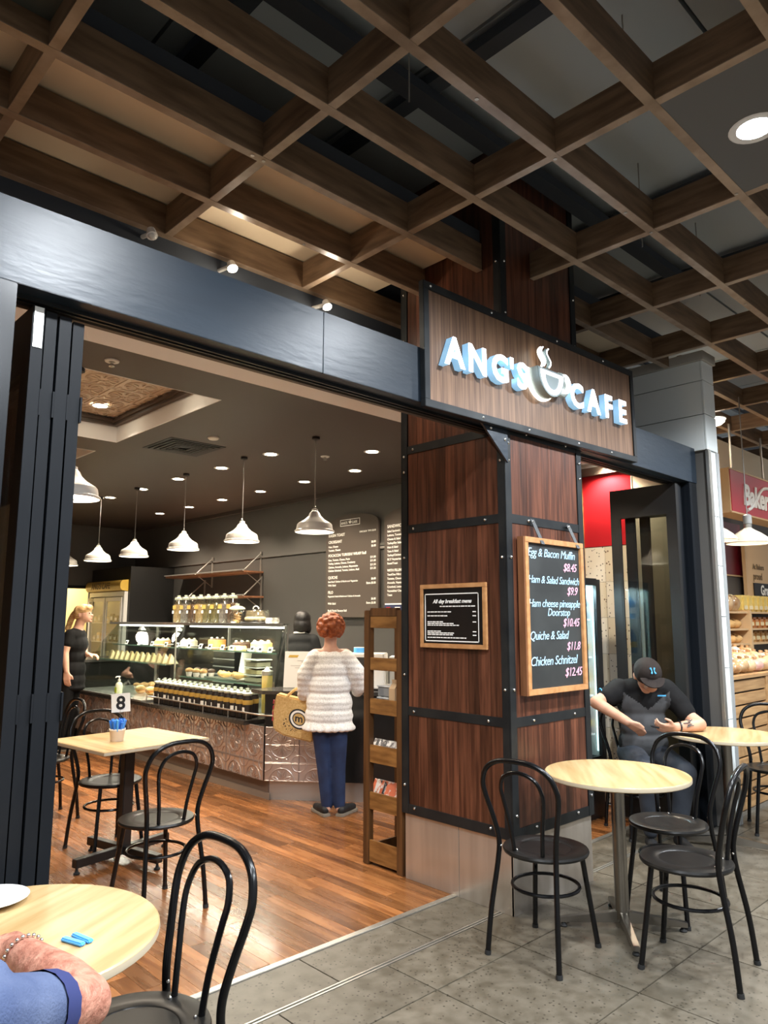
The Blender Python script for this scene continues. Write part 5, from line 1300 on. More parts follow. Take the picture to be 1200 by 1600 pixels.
# ---- magazine rack beside the column
rk = thing('magazine_rack','narrow dark timber rack of shelves standing beside the column','rack',(3.45,3.45,0))
RX0,RX1,RY0,RY1 = 3.275,3.60,3.275,3.635
for (x,y) in ((RX0,RY0),(RX1-.045,RY0),(RX0,RY1-.055),(RX1-.045,RY1-.055)):
    G().box(x,y,0,x+.045,y+.055,1.585).build('post','oak_post',rk,bevel=.004)
G().box(RX0+.004,RY0+.055,1.545,RX0+.042,RY1-.055,1.60).build('top_board','oak_post',rk,bevel=.003)
for z0,z1 in ((1.47,1.545),(1.20,1.28),(.925,1.02),(.62,.73),(.335,.44),(.02,.15)):
    G().box(RX0+.006,RY0+.0555,z0,RX0+.022,RY1-.0555,z1).build('front_board','oak',rk,bevel=.002)
    if z0 < 1.4:
        G().box(RX0+.023,RY0+.02,z0+.012,RX1-.01,RY1-.02,z0+.026).build('shelf','oak_post',rk)
        G().box(RX1-.02,RY0+.0555,z0,RX1-.006,RY1-.0555,z1).build('rear_board','oak_post',rk)
for y in (RY0+.012,RY1-.026):
    for z in (1.47,.925,.335,.04): G().box(RX0+.046,y,z,RX1-.046,y+.014,z+.07).build('side_rail','oak_post',rk)
tb_ = thing('pepper_tube','tall cream tube on the top shelf of the timber rack','tube',(3.36,3.36,1.226))
G().lathe([(.024,0),(.026,.004),(.026,.19),(.020,.20)],(3.36,3.36,1.2265),18).build('tube','bread_pale',tb_,smooth=True)
G().lathe([(.021,.20),(.021,.225),(0,.226)],(3.36,3.36,1.2265),16).build('cap','lid_metal',tb_,smooth=True)
for i,(y,x) in enumerate(((3.40,3.335),(3.345,3.345))):
    o = thing('coffee_bag','brown paper coffee bag on the timber rack, %s one' % ('left','right')[i],'bag',(x,y,.951),0,'coffee bags on the timber rack')
    G().add([(x-.03,y-.026,.952),(x+.03,y-.026,.952),(x+.03,y+.026,.952),(x-.03,y+.026,.952),(x-.03,y-.026,1.09),(x+.03,y-.026,1.09),(x+.03,y+.026,1.09),(x-.03,y+.026,1.09),(x,y-.024,1.125),(x,y+.024,1.125)],
            [(0,3,2,1),(0,1,5,4),(1,2,6,5),(2,3,7,6),(3,0,4,7),(4,5,8),(6,7,9),(5,6,9,8),(7,4,8,9)]).build('bag','kraft',o)
    G().box(x-.004,y-.025,1.125,x+.004,y+.025,1.145).build('fold','kraft',o)
bw_ = thing('lidded_box','dark box with a white lid behind the coffee bags on the timber rack','box',(3.47,3.40,.951))
G().box(3.42,3.33,.952,3.53,3.44,1.13).build('box','coffee',bw_,bevel=.003)
G().box(3.415,3.325,1.13,3.535,3.445,1.155).build('lid','paper',bw_,bevel=.003)
for i in range(2):
    o = thing('plastic_tub','clear food tub with a white lid on the timber rack, %s' % ('lower one','upper one')[i],'tub',(3.44,3.525,.951+.075*i),0,'plastic tubs on the timber rack')
    z = .952+.075*i
    G().box(3.36,3.47,z,3.52,3.59,z+.06).build('tub','plastic_grey',o,bevel=.004)
    G().box(3.355,3.465,z+.06,3.525,3.595,z+.072).build('lid','plastic_white',o,bevel=.003)
rr = random.Random(6)
for zi,(z,mts) in enumerate(((.647,('magazine_w','magazine_k','magazine_w')),(.362,('magazine_r','magazine_k','magazine_r')))):
    for i in range(6):
        y = 3.335+.045*i; hz = .10 if zi == 0 else .13
        o = tag(G().quadbox((3.315+.002*i,y,z),(3.315+.002*i,y+.18-.02*i,z),(3.345+.05,y+.18-.02*i+.01,z+hz),(3.345+.05,y+.01,z+hz-.01*(i%2)),(.006,0,.002)).build('magazine',mts[i%3]),
              'leaning magazine on the %s shelf of the timber rack, %s from the column' % (('fourth','fifth')[zi],ordn[i]),'magazine','magazines on the timber rack')
# ================================================================== PEOPLE  (local axes: x to the right, y away from the viewer, z up)
VR = RAD(YAW-90)
def V(*a): return Vector(a)
def hand_caps(w, d, up, side, curl=.5, s=1.0):
    """palm and five fingers: w wrist, d towards the fingers, up back of the hand, side towards the thumb"""
    w, d, up, side = Vector(w), Vector(d).normalized(), Vector(up).normalized(), Vector(side).normalized()
    caps = []; k0 = w+d*.085*s
    for q in (-.028,-.009,.010,.028): caps.append((w+d*.012*s+side*q*.6*s,.019*s,k0+side*q*s,.013*s))
    for q,l in ((-.031,.062),(-.0105,.075),(.0105,.080),(.031,.070)):
        a = k0+side*q*s; p = a+(d*math.cos(curl*.5)-up*math.sin(curl*.5))*l*.45*s
        q2 = p+(d*math.cos(curl*1.3)-up*math.sin(curl*1.3))*l*.32*s; e = q2+(d*math.cos(curl*2.0)-up*math.sin(curl*2.0))*l*.25*s
        caps += [(a,.0098*s,p,.009*s),(p,.009*s,q2,.0083*s),(q2,.0083*s,e,.0072*s)]
    t0 = w+d*.025*s+side*.026*s; t1 = t0+(d*.6+side*.75-up*.25*curl)*.040*s; t2 = t1+(d*.85+side*.15-up*.5*curl)*.036*s
    caps += [(t0,.014*s,t1,.0115*s),(t1,.0115*s,t2,.009*s)]
    return caps
def shoe(parent, heel, ang, l=.25, low=True):
    c,s_ = math.cos(ang),math.sin(ang); f = lambda u,v,z:(heel[0]+u*c-v*s_,heel[1]+u*s_+v*c,z)
    pts = [(-.02,-.030),(.0,-.036),(.10,-.036),(.17,-.046),(l-.03,-.036),(l,0),(l-.03,.036),(.17,.042),(.10,.033),(.0,.034),(-.02,.028)]
    sh = G().prism(pts,lambda u,v,d:f(u,v,d),.0,.022).build('shoe','shoe_sole',parent,local=True,bevel=.003)
    blob('upper','shoe_black',[(f(.02,0,.045),.034,f(.10,0,.045),.036),(f(.10,0,.042),.036,f(l-.05,0,.034),.028)],sh,.008,4)
    return sh
# ---- customer with red hair
p = thing('person','red-haired customer in a white knit jumper and blue jeans, seen from behind','person',(3.84,4.64,0),VR)
body = [((-.02,.02,1.30),.052,(-.018,.03,1.40),.050),((-.02,.03,1.26),.075,(-.02,.02,1.30),.055),((-.14,.01,1.245),.045,(.11,.01,1.245),.045)]
body += [((-.245,.10,.92),.034,(-.225,.20,.90),.028)] + hand_caps((-.225,.20,.90),(.1,1,-.55),(0,.3,1),(1,0,0),1.2)
body += [((.205,.10,.94),.034,(.17,.26,.95),.028)] + hand_caps((.17,.26,.95),(-.3,1,.05),(0,0,1),(-1,0,0),.5)
body += [((-.245,.10,.92),.03,(-.215,.01,1.06),.035),((-.215,.01,1.06),.035,(-.14,.01,1.22),.04),((.205,.10,.94),.03,(.195,.01,1.08),.035),((.195,.01,1.08),.035,(.11,.01,1.22),.04),((-.02,.03,1.24),.06,(-.02,.02,.74),.06)]
for ax,hx in ((-.03,-.08),(.07,.05)): body += [((ax,.0,.16),.033,(ax,.01,.36),.035),((ax,.01,.36),.035,(hx,.02,.68),.045),((hx,.02,.68),.045,(-.02,.02,.76),.05)]
for sx,ax in ((-1,-.03),(1,.07)): body += [((ax,.0,.16),.036,(ax,.0,.055),.033),((ax,.0,.055),.034,(ax+sx*.035,.08,.035),.028)]
blob('body','skin',body,p,.0085,5,balls=[((-.018,.035,1.455),(.078,.092,.108)),((-.095,.04,1.44),(.012,.02,.03)),((.06,.04,1.44),(.012,.02,.03)),((-.018,.13,1.445),(.014,.018,.02))])
rr = random.Random(21); hb = [((-.018,.03,1.470),(.105,.112,.103))]
for k in range(150):
    a,t_ = rr.uniform(0,6.28),math.acos(rr.uniform(-.75,1)); dx,dy,dz = math.sin(t_)*math.cos(a),math.sin(t_)*math.sin(a),math.cos(t_)
    if dy > .55 and dz < .3: continue
    hb.append(((-.018+.100*dx,.03+.110*dy,1.468+.100*dz),(.021,.021,.021)))
blob('hair','hair_red',[],p,.007,2,balls=hb)
kn = [((-.14,.0,1.215),.070,(-.215,.01,1.08),.072),((-.215,.01,1.08),.074,(-.225,.06,.955),.062),((-.225,.06,.955),.060,(-.240,.10,.915),.052),
      ((.11,.0,1.215),.070,(.195,.01,1.10),.072),((.195,.01,1.10),.074,(.215,.05,.985),.062),((.215,.05,.985),.060,(.200,.11,.945),.050)]
kb = [((-.02,.02,1.20),(.175,.10,.085)),((-.02,.02,1.12),(.175,.120,.12)),((-.02,.02,1.0),(.178,.128,.14)),((-.022,.02,.86),(.190,.135,.15)),((-.025,.02,.76),(.198,.140,.13)),((-.025,.02,.70),(.196,.138,.075))]
kb += [((-.025+.188*math.cos(q*math.pi/10),.02+.130*math.sin(q*math.pi/10),.668),(.030,.030,.026)) for q in range(20)]
blob('jumper','knit',kn,p,.010,4,balls=kb)
blob('jeans','denim',[((-.085,.02,.70),.085,(-.055,.01,.36),.060),((-.055,.01,.36),.060,(-.032,.01,.075),.045),((.05,.02,.70),.085,(.055,.01,.36),.060),((.055,.01,.36),.060,(.070,.01,.075),.045),((-.08,.02,.72),.10,(.05,.02,.72),.10)],p,.010,4)
shoe(p,(-.035,-.03),RAD(118)); shoe(p,(.075,-.03),RAD(62))
# ---- her shopping bag
bg = thing('shopping_bag','jute shopping bag with a round m emblem held by the red-haired customer','bag',(3.84,4.64,0),VR)
def bagp(u,v,d): # u across, v up; slightly tilted
    return (-.500+u*1.02-v*.10*0+v*.04-.0, .10+d+u*.10, .66+v*1.0-u*.22)
pts = [(0.02,-.02),(.10,-.05),(.33,-.06),(.34,.02),(.335,.26),(.03,.27),(0.0,.12)]
G().prism(pts,lambda u,v,d:bagp(u,v,d),0,.13).build('bag','jute',bg,local=True,bevel=.012)
G().prism([(.33,-.06),(.36,-.02),(.35,.24),(.335,.26)],lambda u,v,d:bagp(u,v,d),.004,.126).build('gusset','jute_dark',bg,local=True)
def disc(c,r0,r1,n=26): return [(c[0]+r0*math.cos(2*math.pi*q/n),c[1]+r0*math.sin(2*math.pi*q/n)) for q in range(n)],[(c[0]+r1*math.cos(2*math.pi*q/n),c[1]+r1*math.sin(2*math.pi*q/n)) for q in range(n)]
ec = (.215,.105)
o_,i_ = disc(ec,.080,.068); G().ring(o_,i_,lambda u,v,d:bagp(u,v,d),-.0035,-.0005).build('emblem_ring','ink',bg,local=True)
o_,i_ = disc(ec,.068,.052); G().ring(o_,i_,lambda u,v,d:bagp(u,v,d),-.0030,-.0005).build('emblem_band','paper',bg,local=True)
o_,i_ = disc(ec,.052,.045); G().ring(o_,i_,lambda u,v,d:bagp(u,v,d),-.0035,-.0005).build('emblem_ring','ink',bg,local=True)
me = text_mesh('emblem_letter','m',.085,'ink',depth=.0008,bold=.0015,align='CENTER')
for v_ in me.vertices:
    x_,y_,z_ = v_.co; q = bagp(ec[0]+x_,ec[1]-.022+y_,-.002+z_); v_.co = q
me.update(); link_mesh('emblem_letter',me,bg)
rr = random.Random(9); g = G()
for k in range(60):
    u,v = rr.uniform(.09,.20),rr.uniform(.0,.09); 
    if (u-ec[0])**2+(v-ec[1])**2 < .0075: continue
    s_ = rr.uniform(.002,.006); g.prism([(u,v),(u+s_,v),(u+s_,v+s_),(u,v+s_)],lambda a,b,d:bagp(a,b,d),-.0025,-.0005)
g.build('speckle_print','ink',bg,local=True)['kind'] = 'stuff'
for k in range(4): G().prism([(.004,.05+.045*k),(.012,.05+.045*k),(.014,.08+.045*k),(.006,.08+.045*k)],lambda a,b,d:bagp(a,b,d),-.0025,.02).build('red_print','poster_red',bg,local=True)
for d in (.01,.12):
    G().tube(smooth_path([bagp(.10,.25,d),bagp(.19,.34,.065+.3*(d-.065)),(-.235,.225,.855),bagp(.24,.34,.065+.3*(d-.065)),bagp(.29,.25,d)],5),.008,6,flat=1.5).build('handle','jute',bg,local=True,smooth=True)
# ---- blonde assistant at the far end of the counter
p = thing('person','assistant with a blonde ponytail and black top in profile at the counter end','person',(3.40,9.0,0),VR)
P0 = 110.0
def bl(px,z,y=0): return ((px-P0)*.00770,y,z)
bd = [(bl(120,1.46),.055,bl(124,1.53),.055),(bl(117,1.36),.075,bl(120,1.44),.055)]
bd += [(bl(114,1.30,-.16),.050,bl(111,1.13,-.19),.042),(bl(111,1.13,-.19),.044,bl(116.5,.92,-.21),.030)]+hand_caps(bl(116.5,.91,-.21),(.1,0,-1),(0,-1,0),(1,0,0),.35,1.05)
bd += [(bl(114,1.30,-.16),.045,bl(116,1.36,0),.06),(bl(118,1.28,.15),.045,bl(116,1.36,0),.06)]
bd += [(bl(118,1.28,.15),.048,bl(124,1.10,.12),.042),(bl(124,1.10,.12),.042,bl(137,1.10,.0),.030)]+hand_caps(bl(137,1.10,.0),(1,-.1,-.05),(0,0,1),(0,-1,0),.9)
blob('body','skin',bd,p,.0085,5,balls=[(bl(126,1.585),(.092,.074,.11)),(bl(130.5,1.535),(.060,.052,.055)),(bl(139.2,1.565),(.020,.013,.018)),(bl(138,1.535),(.012,.022,.008)),(bl(137,1.498),(.020,.024,.018)),(bl(122.5,1.57,-.072),(.018,.012,.030))])
for yy in (-.032,.032): G().ball(bl(136.8,1.592,yy),(.008,.010,.006),8,6).build('eye','ink',p,local=True,smooth=True)
G().ball(bl(138.6,1.523),(.008,.018,.005),8,6).build('lips','lips',p,local=True,smooth=True)
hb = [(bl(125,1.63),(.100,.086,.072)),(bl(119,1.60),(.068,.086,.095)),(bl(134,1.655),(.045,.070,.040)),(bl(113,1.58),(.035,.035,.035)),(bl(121,1.56,0),(.05,.078,.05))]
hb += [(bl(110-1.5*k,1.575-.030*k+.01*math.sin(k)),(.030+.008*math.sin(k*.6),.032,.045)) for k in range(6)]
blob('hair','hair_blonde',[],p,.009,4,balls=hb)
blob('top','cloth_black',[(bl(114,1.335,-.13),.070,bl(113,1.24,-.17),.062),(bl(116,1.335,.13),.070,bl(119,1.24,.15),.062)],p,.011,5,
     balls=[(bl(116,1.33),(.105,.17,.09)),(bl(117,1.22),(.135,.165,.13)),(bl(115,1.08),(.135,.15,.13)),(bl(113,.95),(.14,.155,.13))])
blob('apron','cloth_black',[],p,.012,4,balls=[(bl(114,.93),(.148,.165,.16)),(bl(114,.80),(.150,.168,.14)),(bl(114.5,.72),(.150,.166,.06))])
blob('trousers','cloth_black',[(bl(112,.80,-.08),.10,bl(109,.45,-.09),.075),(bl(109,.45,-.09),.075,bl(104,.08,-.09),.06),(bl(112,.80,.08),.10,bl(110,.45,.09),.075),(bl(110,.45,.09),.075,bl(108,.08,.10),.06)],p,.013,4)
shoe(p,(-.06,-.09),RAD(5)); shoe(p,(-.03,.10),RAD(-5))
# ---- dark haired assistant behind the register
p = thing('person','assistant with a dark bob in a charcoal top behind the register, seen from behind','person',(5.10,6.74,0),VR)
bd = [((.0,.0,1.33),.052,(.0,.01,1.44),.05),((-.16,.06,1.12),.045,(-.12,.28,1.06),.032),((.16,.06,1.12),.045,(.12,.28,1.06),.032)]
bd += [((-.16,.06,1.12),.04,(-.15,.0,1.28),.045),((-.15,.0,1.28),.045,(0,0,1.31),.05),((.16,.06,1.12),.04,(.15,.0,1.28),.045),((.15,.0,1.28),.045,(0,0,1.31),.05)]
bd += hand_caps((-.12,.28,1.06),(.2,1,-.1),(0,0,1),(1,0,0),.6)+hand_caps((.12,.28,1.06),(-.2,1,-.1),(0,0,1),(-1,0,0),.6)
blob('body','skin',bd,p,.0095,5,balls=[((.02,.03,1.51),(.075,.09,.105)),((.02,.115,1.50),(.014,.018,.02))])
hb = [((.02,.01,1.53),(.098,.105,.095)),((.02,-.005,1.46),(.105,.095,.095)),((-.05,.03,1.42),(.035,.06,.06)),((.09,.03,1.42),(.035,.06,.06)),((.02,-.04,1.42),(.085,.05,.055))]
blob('hair','hair_black',[],p,.010,4,balls=hb)
blob('collar','paper',[((-.06,-.055,1.372),.013,(.05,-.055,1.376),.013)],p,.008,2)
blob('top','cloth_charcoal',[((-.15,.0,1.29),.070,(-.205,.02,1.10),.062),((-.205,.02,1.10),.060,(-.15,.18,1.06),.048),((.15,.0,1.29),.070,(.205,.02,1.10),.062),((.205,.02,1.10),.060,(.15,.18,1.06),.048)],p,.012,5,
     balls=[((0,0,1.30),(.17,.10,.075)),((0,0,1.18),(.175,.115,.14)),((0,0,1.0),(.165,.115,.16)),((0,0,.88),(.17,.12,.12))])
blob('trousers','cloth_black',[((-.08,0,.86),.10,(-.09,0,.45),.075),((-.09,0,.45),.075,(-.09,0,.07),.06),((.08,0,.86),.10,(.09,0,.45),.075),((.09,0,.45),.075,(.09,0,.07),.06)],p,.013,4)
shoe(p,(-.09,-.05),RAD(95)); shoe(p,(.09,-.05),RAD(85))
# ---- seated man in a cap
p = thing('person','seated man in a dark cap and polo shirt looking down at his hands','person',(5.165,2.67,0),VR)
bd = [((0,-.03,1.00),.056,(.0,-.09,1.08),.056),((-.25,-.04,.98),.045,(-.12,.0,1.0),.04),((-.12,.0,1.0),.04,(0,-.02,1.0),.045),((.275,-.10,.85),.045,(.20,-.03,.96),.04),((.20,-.03,.96),.04,(0,-.01,1.0),.045)]
bd += [((-.25,-.04,.98),.050,(-.372,-.10,.935),.046),((-.372,-.10,.935),.046,(-.205,-.26,.825),.031)]+hand_caps((-.205,-.26,.825),(.75,-.15,-.55),(-.35,-.75,.5),(.3,-.6,.3),1.0)
bd += [((.275,-.10,.85),.050,(.325,-.20,.795),.047),((.325,-.20,.795),.047,(.115,-.30,.792),.031)]+hand_caps((.115,-.30,.792),(-1,-.10,-.05),(.0,-.45,-.8),(.0,-.5,.6),.7)
HM = Matrix.Rotation(RAD(-28),4,'X')
blob('body','skin_tan',bd,p,.006,4,balls=[((.0,-.13,1.135),(.078,.095,.108),Matrix.Rotation(RAD(30),4,'X')),((-.082,-.10,1.125),(.012,.018,.03)),((.082,-.10,1.125),(.012,.018,.03)),((0,-.225,1.085),(.014,.02,.022)),((0,-.185,1.05),(.045,.04,.035))])
blob('hair','hair_dark',[],p,.008,3,balls=[((0,-.085,1.13),(.082,.07,.07))])
for xx in (-.03,.03): G().ball((xx,-.212,1.105),(.011,.007,.007),8,6).build('eye','ink',p,local=True,smooth=True)
G().ball((0,-.214,1.052),(.022,.008,.006),8,6).build('lips','lips',p,local=True,smooth=True)
cap_ = blob('cap','cap_brown',[],p,.0085,3,balls=[((0,-.135,1.158),(.098,.116,.094),Matrix.Rotation(RAD(35),4,'X'))])
pk = [(.085*math.cos(RAD(a)),-.085*abs(math.sin(RAD(a)))) for a in range(180,361,12)]
def pkf(u,v,d): 
    q = Matrix.Rotation(RAD(52),4,'X') @ Vector((u,v,d-.22*u*u*4)); return (q.x,-.222+q.y,1.118+q.z)
G().prism(pk,pkf,0,.008).build('cap_peak','cap_brown',p,local=True)
G().ball((0,-.085,1.245),.009,8,6).build('cap_button','cap_brown',p,local=True,smooth=True)
for sx in (-1,1):
    pth = [(sx*(.009+.010*(q/4)**2),-.243+.0042*q,1.168+.0065*q) for q in range(-3,4)]
    G().tube(pth,[.003+.0012*abs(q) for q in range(-3,4)],6).build('cap_emblem','piping_blue',p,local=True)
sh_ = blob('polo_shirt','cloth_black',[((-.17,.0,1.02),.080,(-.235,-.04,.985),.078),((-.235,-.04,.985),.076,(-.275,-.055,.968),.072),((.17,.0,1.02),.080,(.245,-.06,.92),.078),((.245,-.06,.92),.074,(.272,-.10,.865),.070)],p,.010,5,
     balls=[((0,.01,1.03),(.20,.11,.075)),((0,.01,.93),(.195,.125,.14)),((0,.02,.78),(.18,.13,.15)),((0,.03,.64),(.185,.14,.12)),((0,-.03,1.04),(.08,.08,.06))])
split_part(sh_,lambda c: c.y < .02 and abs(c.x) < .168 and c.z < .885+.75*abs(c.x),'front_panel','cloth_grey',sh_)
G().tube([(-.318+.0*q,-.04+.058*math.cos(q*.52),.966+.064*math.sin(q*.52)) for q in range(12)],.004,6,closed=True).build('sleeve_piping','piping_blue',sh_,local=True)
G().tube([(.285+.03*math.sin(q*.52),-.115+.052*math.cos(q*.52),.838+.050*math.sin(q*.52)) for q in range(12)],.004,6,closed=True).build('sleeve_piping','piping_blue',sh_,local=True)
G().cbox((.10,-.115,.985),(.06,.003,.010)).build('chest_print','piping_blue',sh_,local=True)
for k in range(5):
    q = k*.22; G().tube([(.19+.018*math.sin(k*2.3),-.298-.002*k,.842-.012*k),(.215+.012*math.cos(k*1.7),-.296,.835-.008*k),(.235-.014*math.sin(k),-.292,.842-.010*k)],.0035,5).build('tattoo','tattoo',p,local=True)
G().tube([(.150,-.288+.033*math.cos(q*.63),.793+.033*math.sin(q*.63)) for q in range(10)],.007,6,closed=True).build('wrist_band','plastic_black',p,local=True,smooth=True)
blob('jeans','denim_dark',[((-.09,.03,.56),.095,(-.12,-.37,.50),.078),((-.12,-.37,.50),.076,(-.10,-.33,.12),.052),((.09,.03,.56),.095,(.14,-.36,.50),.078),((.14,-.36,.50),.076,(.10,-.30,.12),.052),((-.09,.05,.56),.10,(.09,.05,.56),.10)],p,.011,4)
shoe(p,(-.10,-.28),RAD(-95)); shoe(p,(.10,-.25),RAD(-85))
it = tag(G().cbox((0,0,0),(.06,.03,.012)).build('lighter','plastic_black',bevel=.003),'small dark object held between the hands of the man in the cap','object')
q_ = Matrix.Translation((5.165,2.67,0)) @ Matrix.Rotation(VR,4,'Z') @ Vector((-.045,-.345,.80)); it.location = q_; it.rotation_euler = (0,.2,VR)
# ---- diner in the foreground, only the arm in view
p = thing('person','diner in a blue polo shirt resting a bare forearm on the foreground table','person',(.20,1.33,0))
E_, W_, S_ = V(.632,1.495,.800), V(.610,1.815,.800), V(.385,1.325,.905)
o0 = V(.20,1.33,0)
bd = [(S_-o0,.050,E_-o0,.048),(S_-o0,.05,V(.2,1.34,.93)-o0,.05),(V(.2,1.34,.93)-o0,.05,V(.04,1.36,.93)-o0,.05),(V(.2,1.34,.93)-o0,.05,V(.2,1.37,1.0)-o0,.05),(E_-o0,.050,E_.lerp(W_,.3)-o0,.054),(E_.lerp(W_,.3)-o0,.054,W_-o0,.036)]
bd += hand_caps(W_-o0,(-.08,1,-.02),(0,0,1),(-1,0,0),.55,1.08)
bd += [(V(.04,1.36,.93)-o0,.05,V(-.12,1.52,.80)-o0,.050),(V(-.12,1.52,.80)-o0,.047,V(.16,1.76,.795)-o0,.032)]+hand_caps(V(.16,1.76,.795)-o0,(.5,1,0),(0,0,1),(1,-.5,0),.5,1.05)
bd += [(V(.20,1.37,.95)-o0,.066,V(.20,1.40,1.07)-o0,.060)]
blob('body','skin_red',bd,p,.0065,4,balls=[(V(.20,1.42,1.155)-o0,(.078,.098,.12)),(V(.20,1.525,1.14)-o0,(.015,.02,.022)),(V(.12,1.42,1.145)-o0,(.012,.02,.03)),(V(.28,1.42,1.145)-o0,(.012,.02,.03))])
for xx in (-.03,.03): G().ball((xx,.185,1.17),(.009,.007,.007),8,6).build('eye','ink',p,local=True,smooth=True)
G().ball((0,.185,1.09),(.022,.008,.006),8,6).build('lips','lips',p,local=True,smooth=True)
blob('hair','hair_grey',[],p,.008,3,balls=[((0,.07,1.20),(.083,.102,.088)),((0,.04,1.155),(.083,.082,.08))])
H_ = S_.lerp(E_,.50)
sv = blob('polo_shirt','cloth_blue',[(S_-o0,.072,H_-o0,.064),(S_-o0,.07,V(.20,1.33,.92)-o0,.09),(V(.04,1.36,.93)-o0,.080,V(-.06,1.46,.85)-o0,.066)],p,.008,4,
     balls=[((0,.03,.92),(.17,.11,.08)),((0,.02,.82),(.18,.13,.14)),((0,.0,.70),(.18,.14,.16)),((0,.0,.58),(.19,.15,.10)),((.205,.035,.955),(.045,.03,.03))])
dirv = (E_-S_).normalized()
u_ = dirv.cross(V(0,0,1)).normalized(); v_ = dirv.cross(u_)
def cuff(c,r): return [tuple(c-o0+(u_*math.cos(q*.39)+v_*math.sin(q*.39))*r) for q in range(16)]
g = G(); n = 16; vs = []; fs = []
for c,r in ((H_-dirv*.002,.0665),(H_+dirv*.042,.0645),(H_+dirv*.042,.058),(H_-dirv*.002,.057)): vs += cuff(c,r)
for i in range(3):
    for j in range(n): fs.append((i*n+j,i*n+(j+1)%n,(i+1)*n+(j+1)%n,(i+1)*n+j))
g.add(vs,fs).build('sleeve_cuff','cloth_navy',sv,local=True,smooth=True)
fd = (W_-E_).normalized(); fu = fd.cross(V(0,0,1)).normalized(); fv = fd.cross(fu); bc = E_.lerp(W_,.90)-o0
for k in range(22):
    a = k*2*math.pi/22; G().ball(tuple(bc+(fu*math.cos(a)+fv*math.sin(a))*.0425+fd*.004*math.sin(a)),(.0045,.0045,.0045),8,6).build('bracelet_link','bolt_metal',p,local=True,smooth=True)
G().tube([tuple(E_.lerp(W_,t_)-o0+V(.038*math.cos(RAD(55+30*math.sin(t_*22))),0,.043*math.sin(RAD(55+30*math.sin(t_*22))))) for t_ in (.30,.34,.38,.42,.46,.50)],.0026,6).build('tattoo','tattoo',p,local=True)
blob('trousers','denim_dark',[((-.09,.02,.56),.095,(-.12,.42,.52),.08),((-.12,.42,.52),.078,(-.12,.42,.10),.055),((.09,.02,.56),.095,(.12,.42,.52),.08),((.12,.42,.52),.078,(.12,.42,.10),.055),((-.09,.0,.56),.10,(.09,0,.56),.10)],p,.014,4)
shoe(p,(-.12,.40),RAD(90)); shoe(p,(.12,.40),RAD(90))
# ================================================================== BAKERY NEXT DOOR
ba = struct('wall_bakery'); ba['label'] = 'back wall of the bakery next door'
G().box(5.95,3.62,0,16,3.70,3.6).build('wall_board','bak_grey',ba)
G().box(5.95,3.56,1.60,9.62,3.615,2.07).build('grey_panel','bak_grey',ba)
G().box(5.95,3.55,2.07,9.64,3.61,2.72).build('red_panel','bak_red_dark',ba)
G().box(5.95,3.54,2.055,9.64,3.612,2.072).build('panel_trim','bak_tan',ba)
G().box(5.95,3.3,3.10,16,3.62,3.60).build('cream_bulkhead','cream_soffit',ba)
bs = thing('bakery_sign','red bakery sign with cream script lettering hanging at the right','sign',(8.4,2.85,2.6))
G().box(7.54,2.85,2.60,9.4,3.05,3.06).build('sign_box','bak_tan',bs)
G().box(7.56,2.842,2.615,9.4,2.849,3.045).build('red_face','bak_red',bs)
G().box(7.53,2.838,3.046,9.4,2.851,3.062).box(7.53,2.838,2.598,9.4,2.851,2.614).build('sign_trim','bak_tan',bs)
text_obj('lettering','Bakers',.30,'print_white',(7.86,2.838,2.72),'-Y',bs,shear=.15,bold=.012,depth=.006)
G().tube(smooth_path([(7.95,2.836,2.66),(8.10,2.836,2.72),(8.4,2.836,2.93),(8.7,2.836,2.97)],5),[.018]*16,8).build('flourish','print_white',bs,smooth=True)
for x in (7.9,8.8): G().cyl((x,2.95,3.06),(x,2.95,3.60),.012,n=8).build('hanger','chain',bs)
for k,(x,y,z,l) in enumerate(((6.52,2.62,2.215,'dome shaded bakery lamp on the left, half hidden by the tiled pillar'),(6.98,2.50,2.215,'dome shaded bakery lamp on the right, below the red sign'))):
    o = thing('bakery_lamp',l,'lamp',(x,y,z),0,'dome lamps in the bakery')
    G().lathe([(.190,0),(.195,.004),(.185,.020),(.155,.055),(.105,.095),(.055,.125),(.030,.145)],(x,y,z),32,cap=False).build('shade','enamel_cream',o,smooth=True)
    G().lathe([(.030,.14),(.034,.150),(.034,.175),(.030,.178)],(x,y,z),18).build('collar','alu',o,smooth=True)
    G().lathe([(.030,.178),(.038,.182),(.038,.255),(.020,.27),(0,.272)],(x,y,z),18).build('lamp_holder','plastic_grey',o,smooth=True)
    G().lathe([(0,.030),(.165,.036)],(x,y,z),28).build('diffuser','lamp_glow_soft',o)
    G().cyl((x,y,z+.27),(x,y,3.60),.005,n=8).build('stem','chain',o,smooth=True)
    spot('lamp',o,(x,y,z-.01),W_BAKE,WARM,160,.6,.1)
for k,(x,y,l) in enumerate(((8.2,4.3,'round bakery ceiling light beyond the red sign'),(7.6,3.0,'round bakery ceiling light in front of the red sign'),(9.2,1.9,'round ceiling light at the far right above the bakery'))):
    o = thing('ceiling_light',l,'light',(x,y,3.585),0,'round bakery ceiling lights')
    G().lathe([(.0,-.06),(.09,-.055),(.12,-.03),(.125,.0)],(x,y,3.60),24).build('globe','lamp_glow_soft',o,smooth=True)
    G().lathe([(.126,-.004),(.135,-.002),(.135,.008),(.126,.01)],(x,y,3.60),24,cap=False).build('rim','lamp_trim',o,smooth=True)
    spot('lamp',o,(x,y,3.52),W_BAKE*2.2,WARM,165,.6,.12)
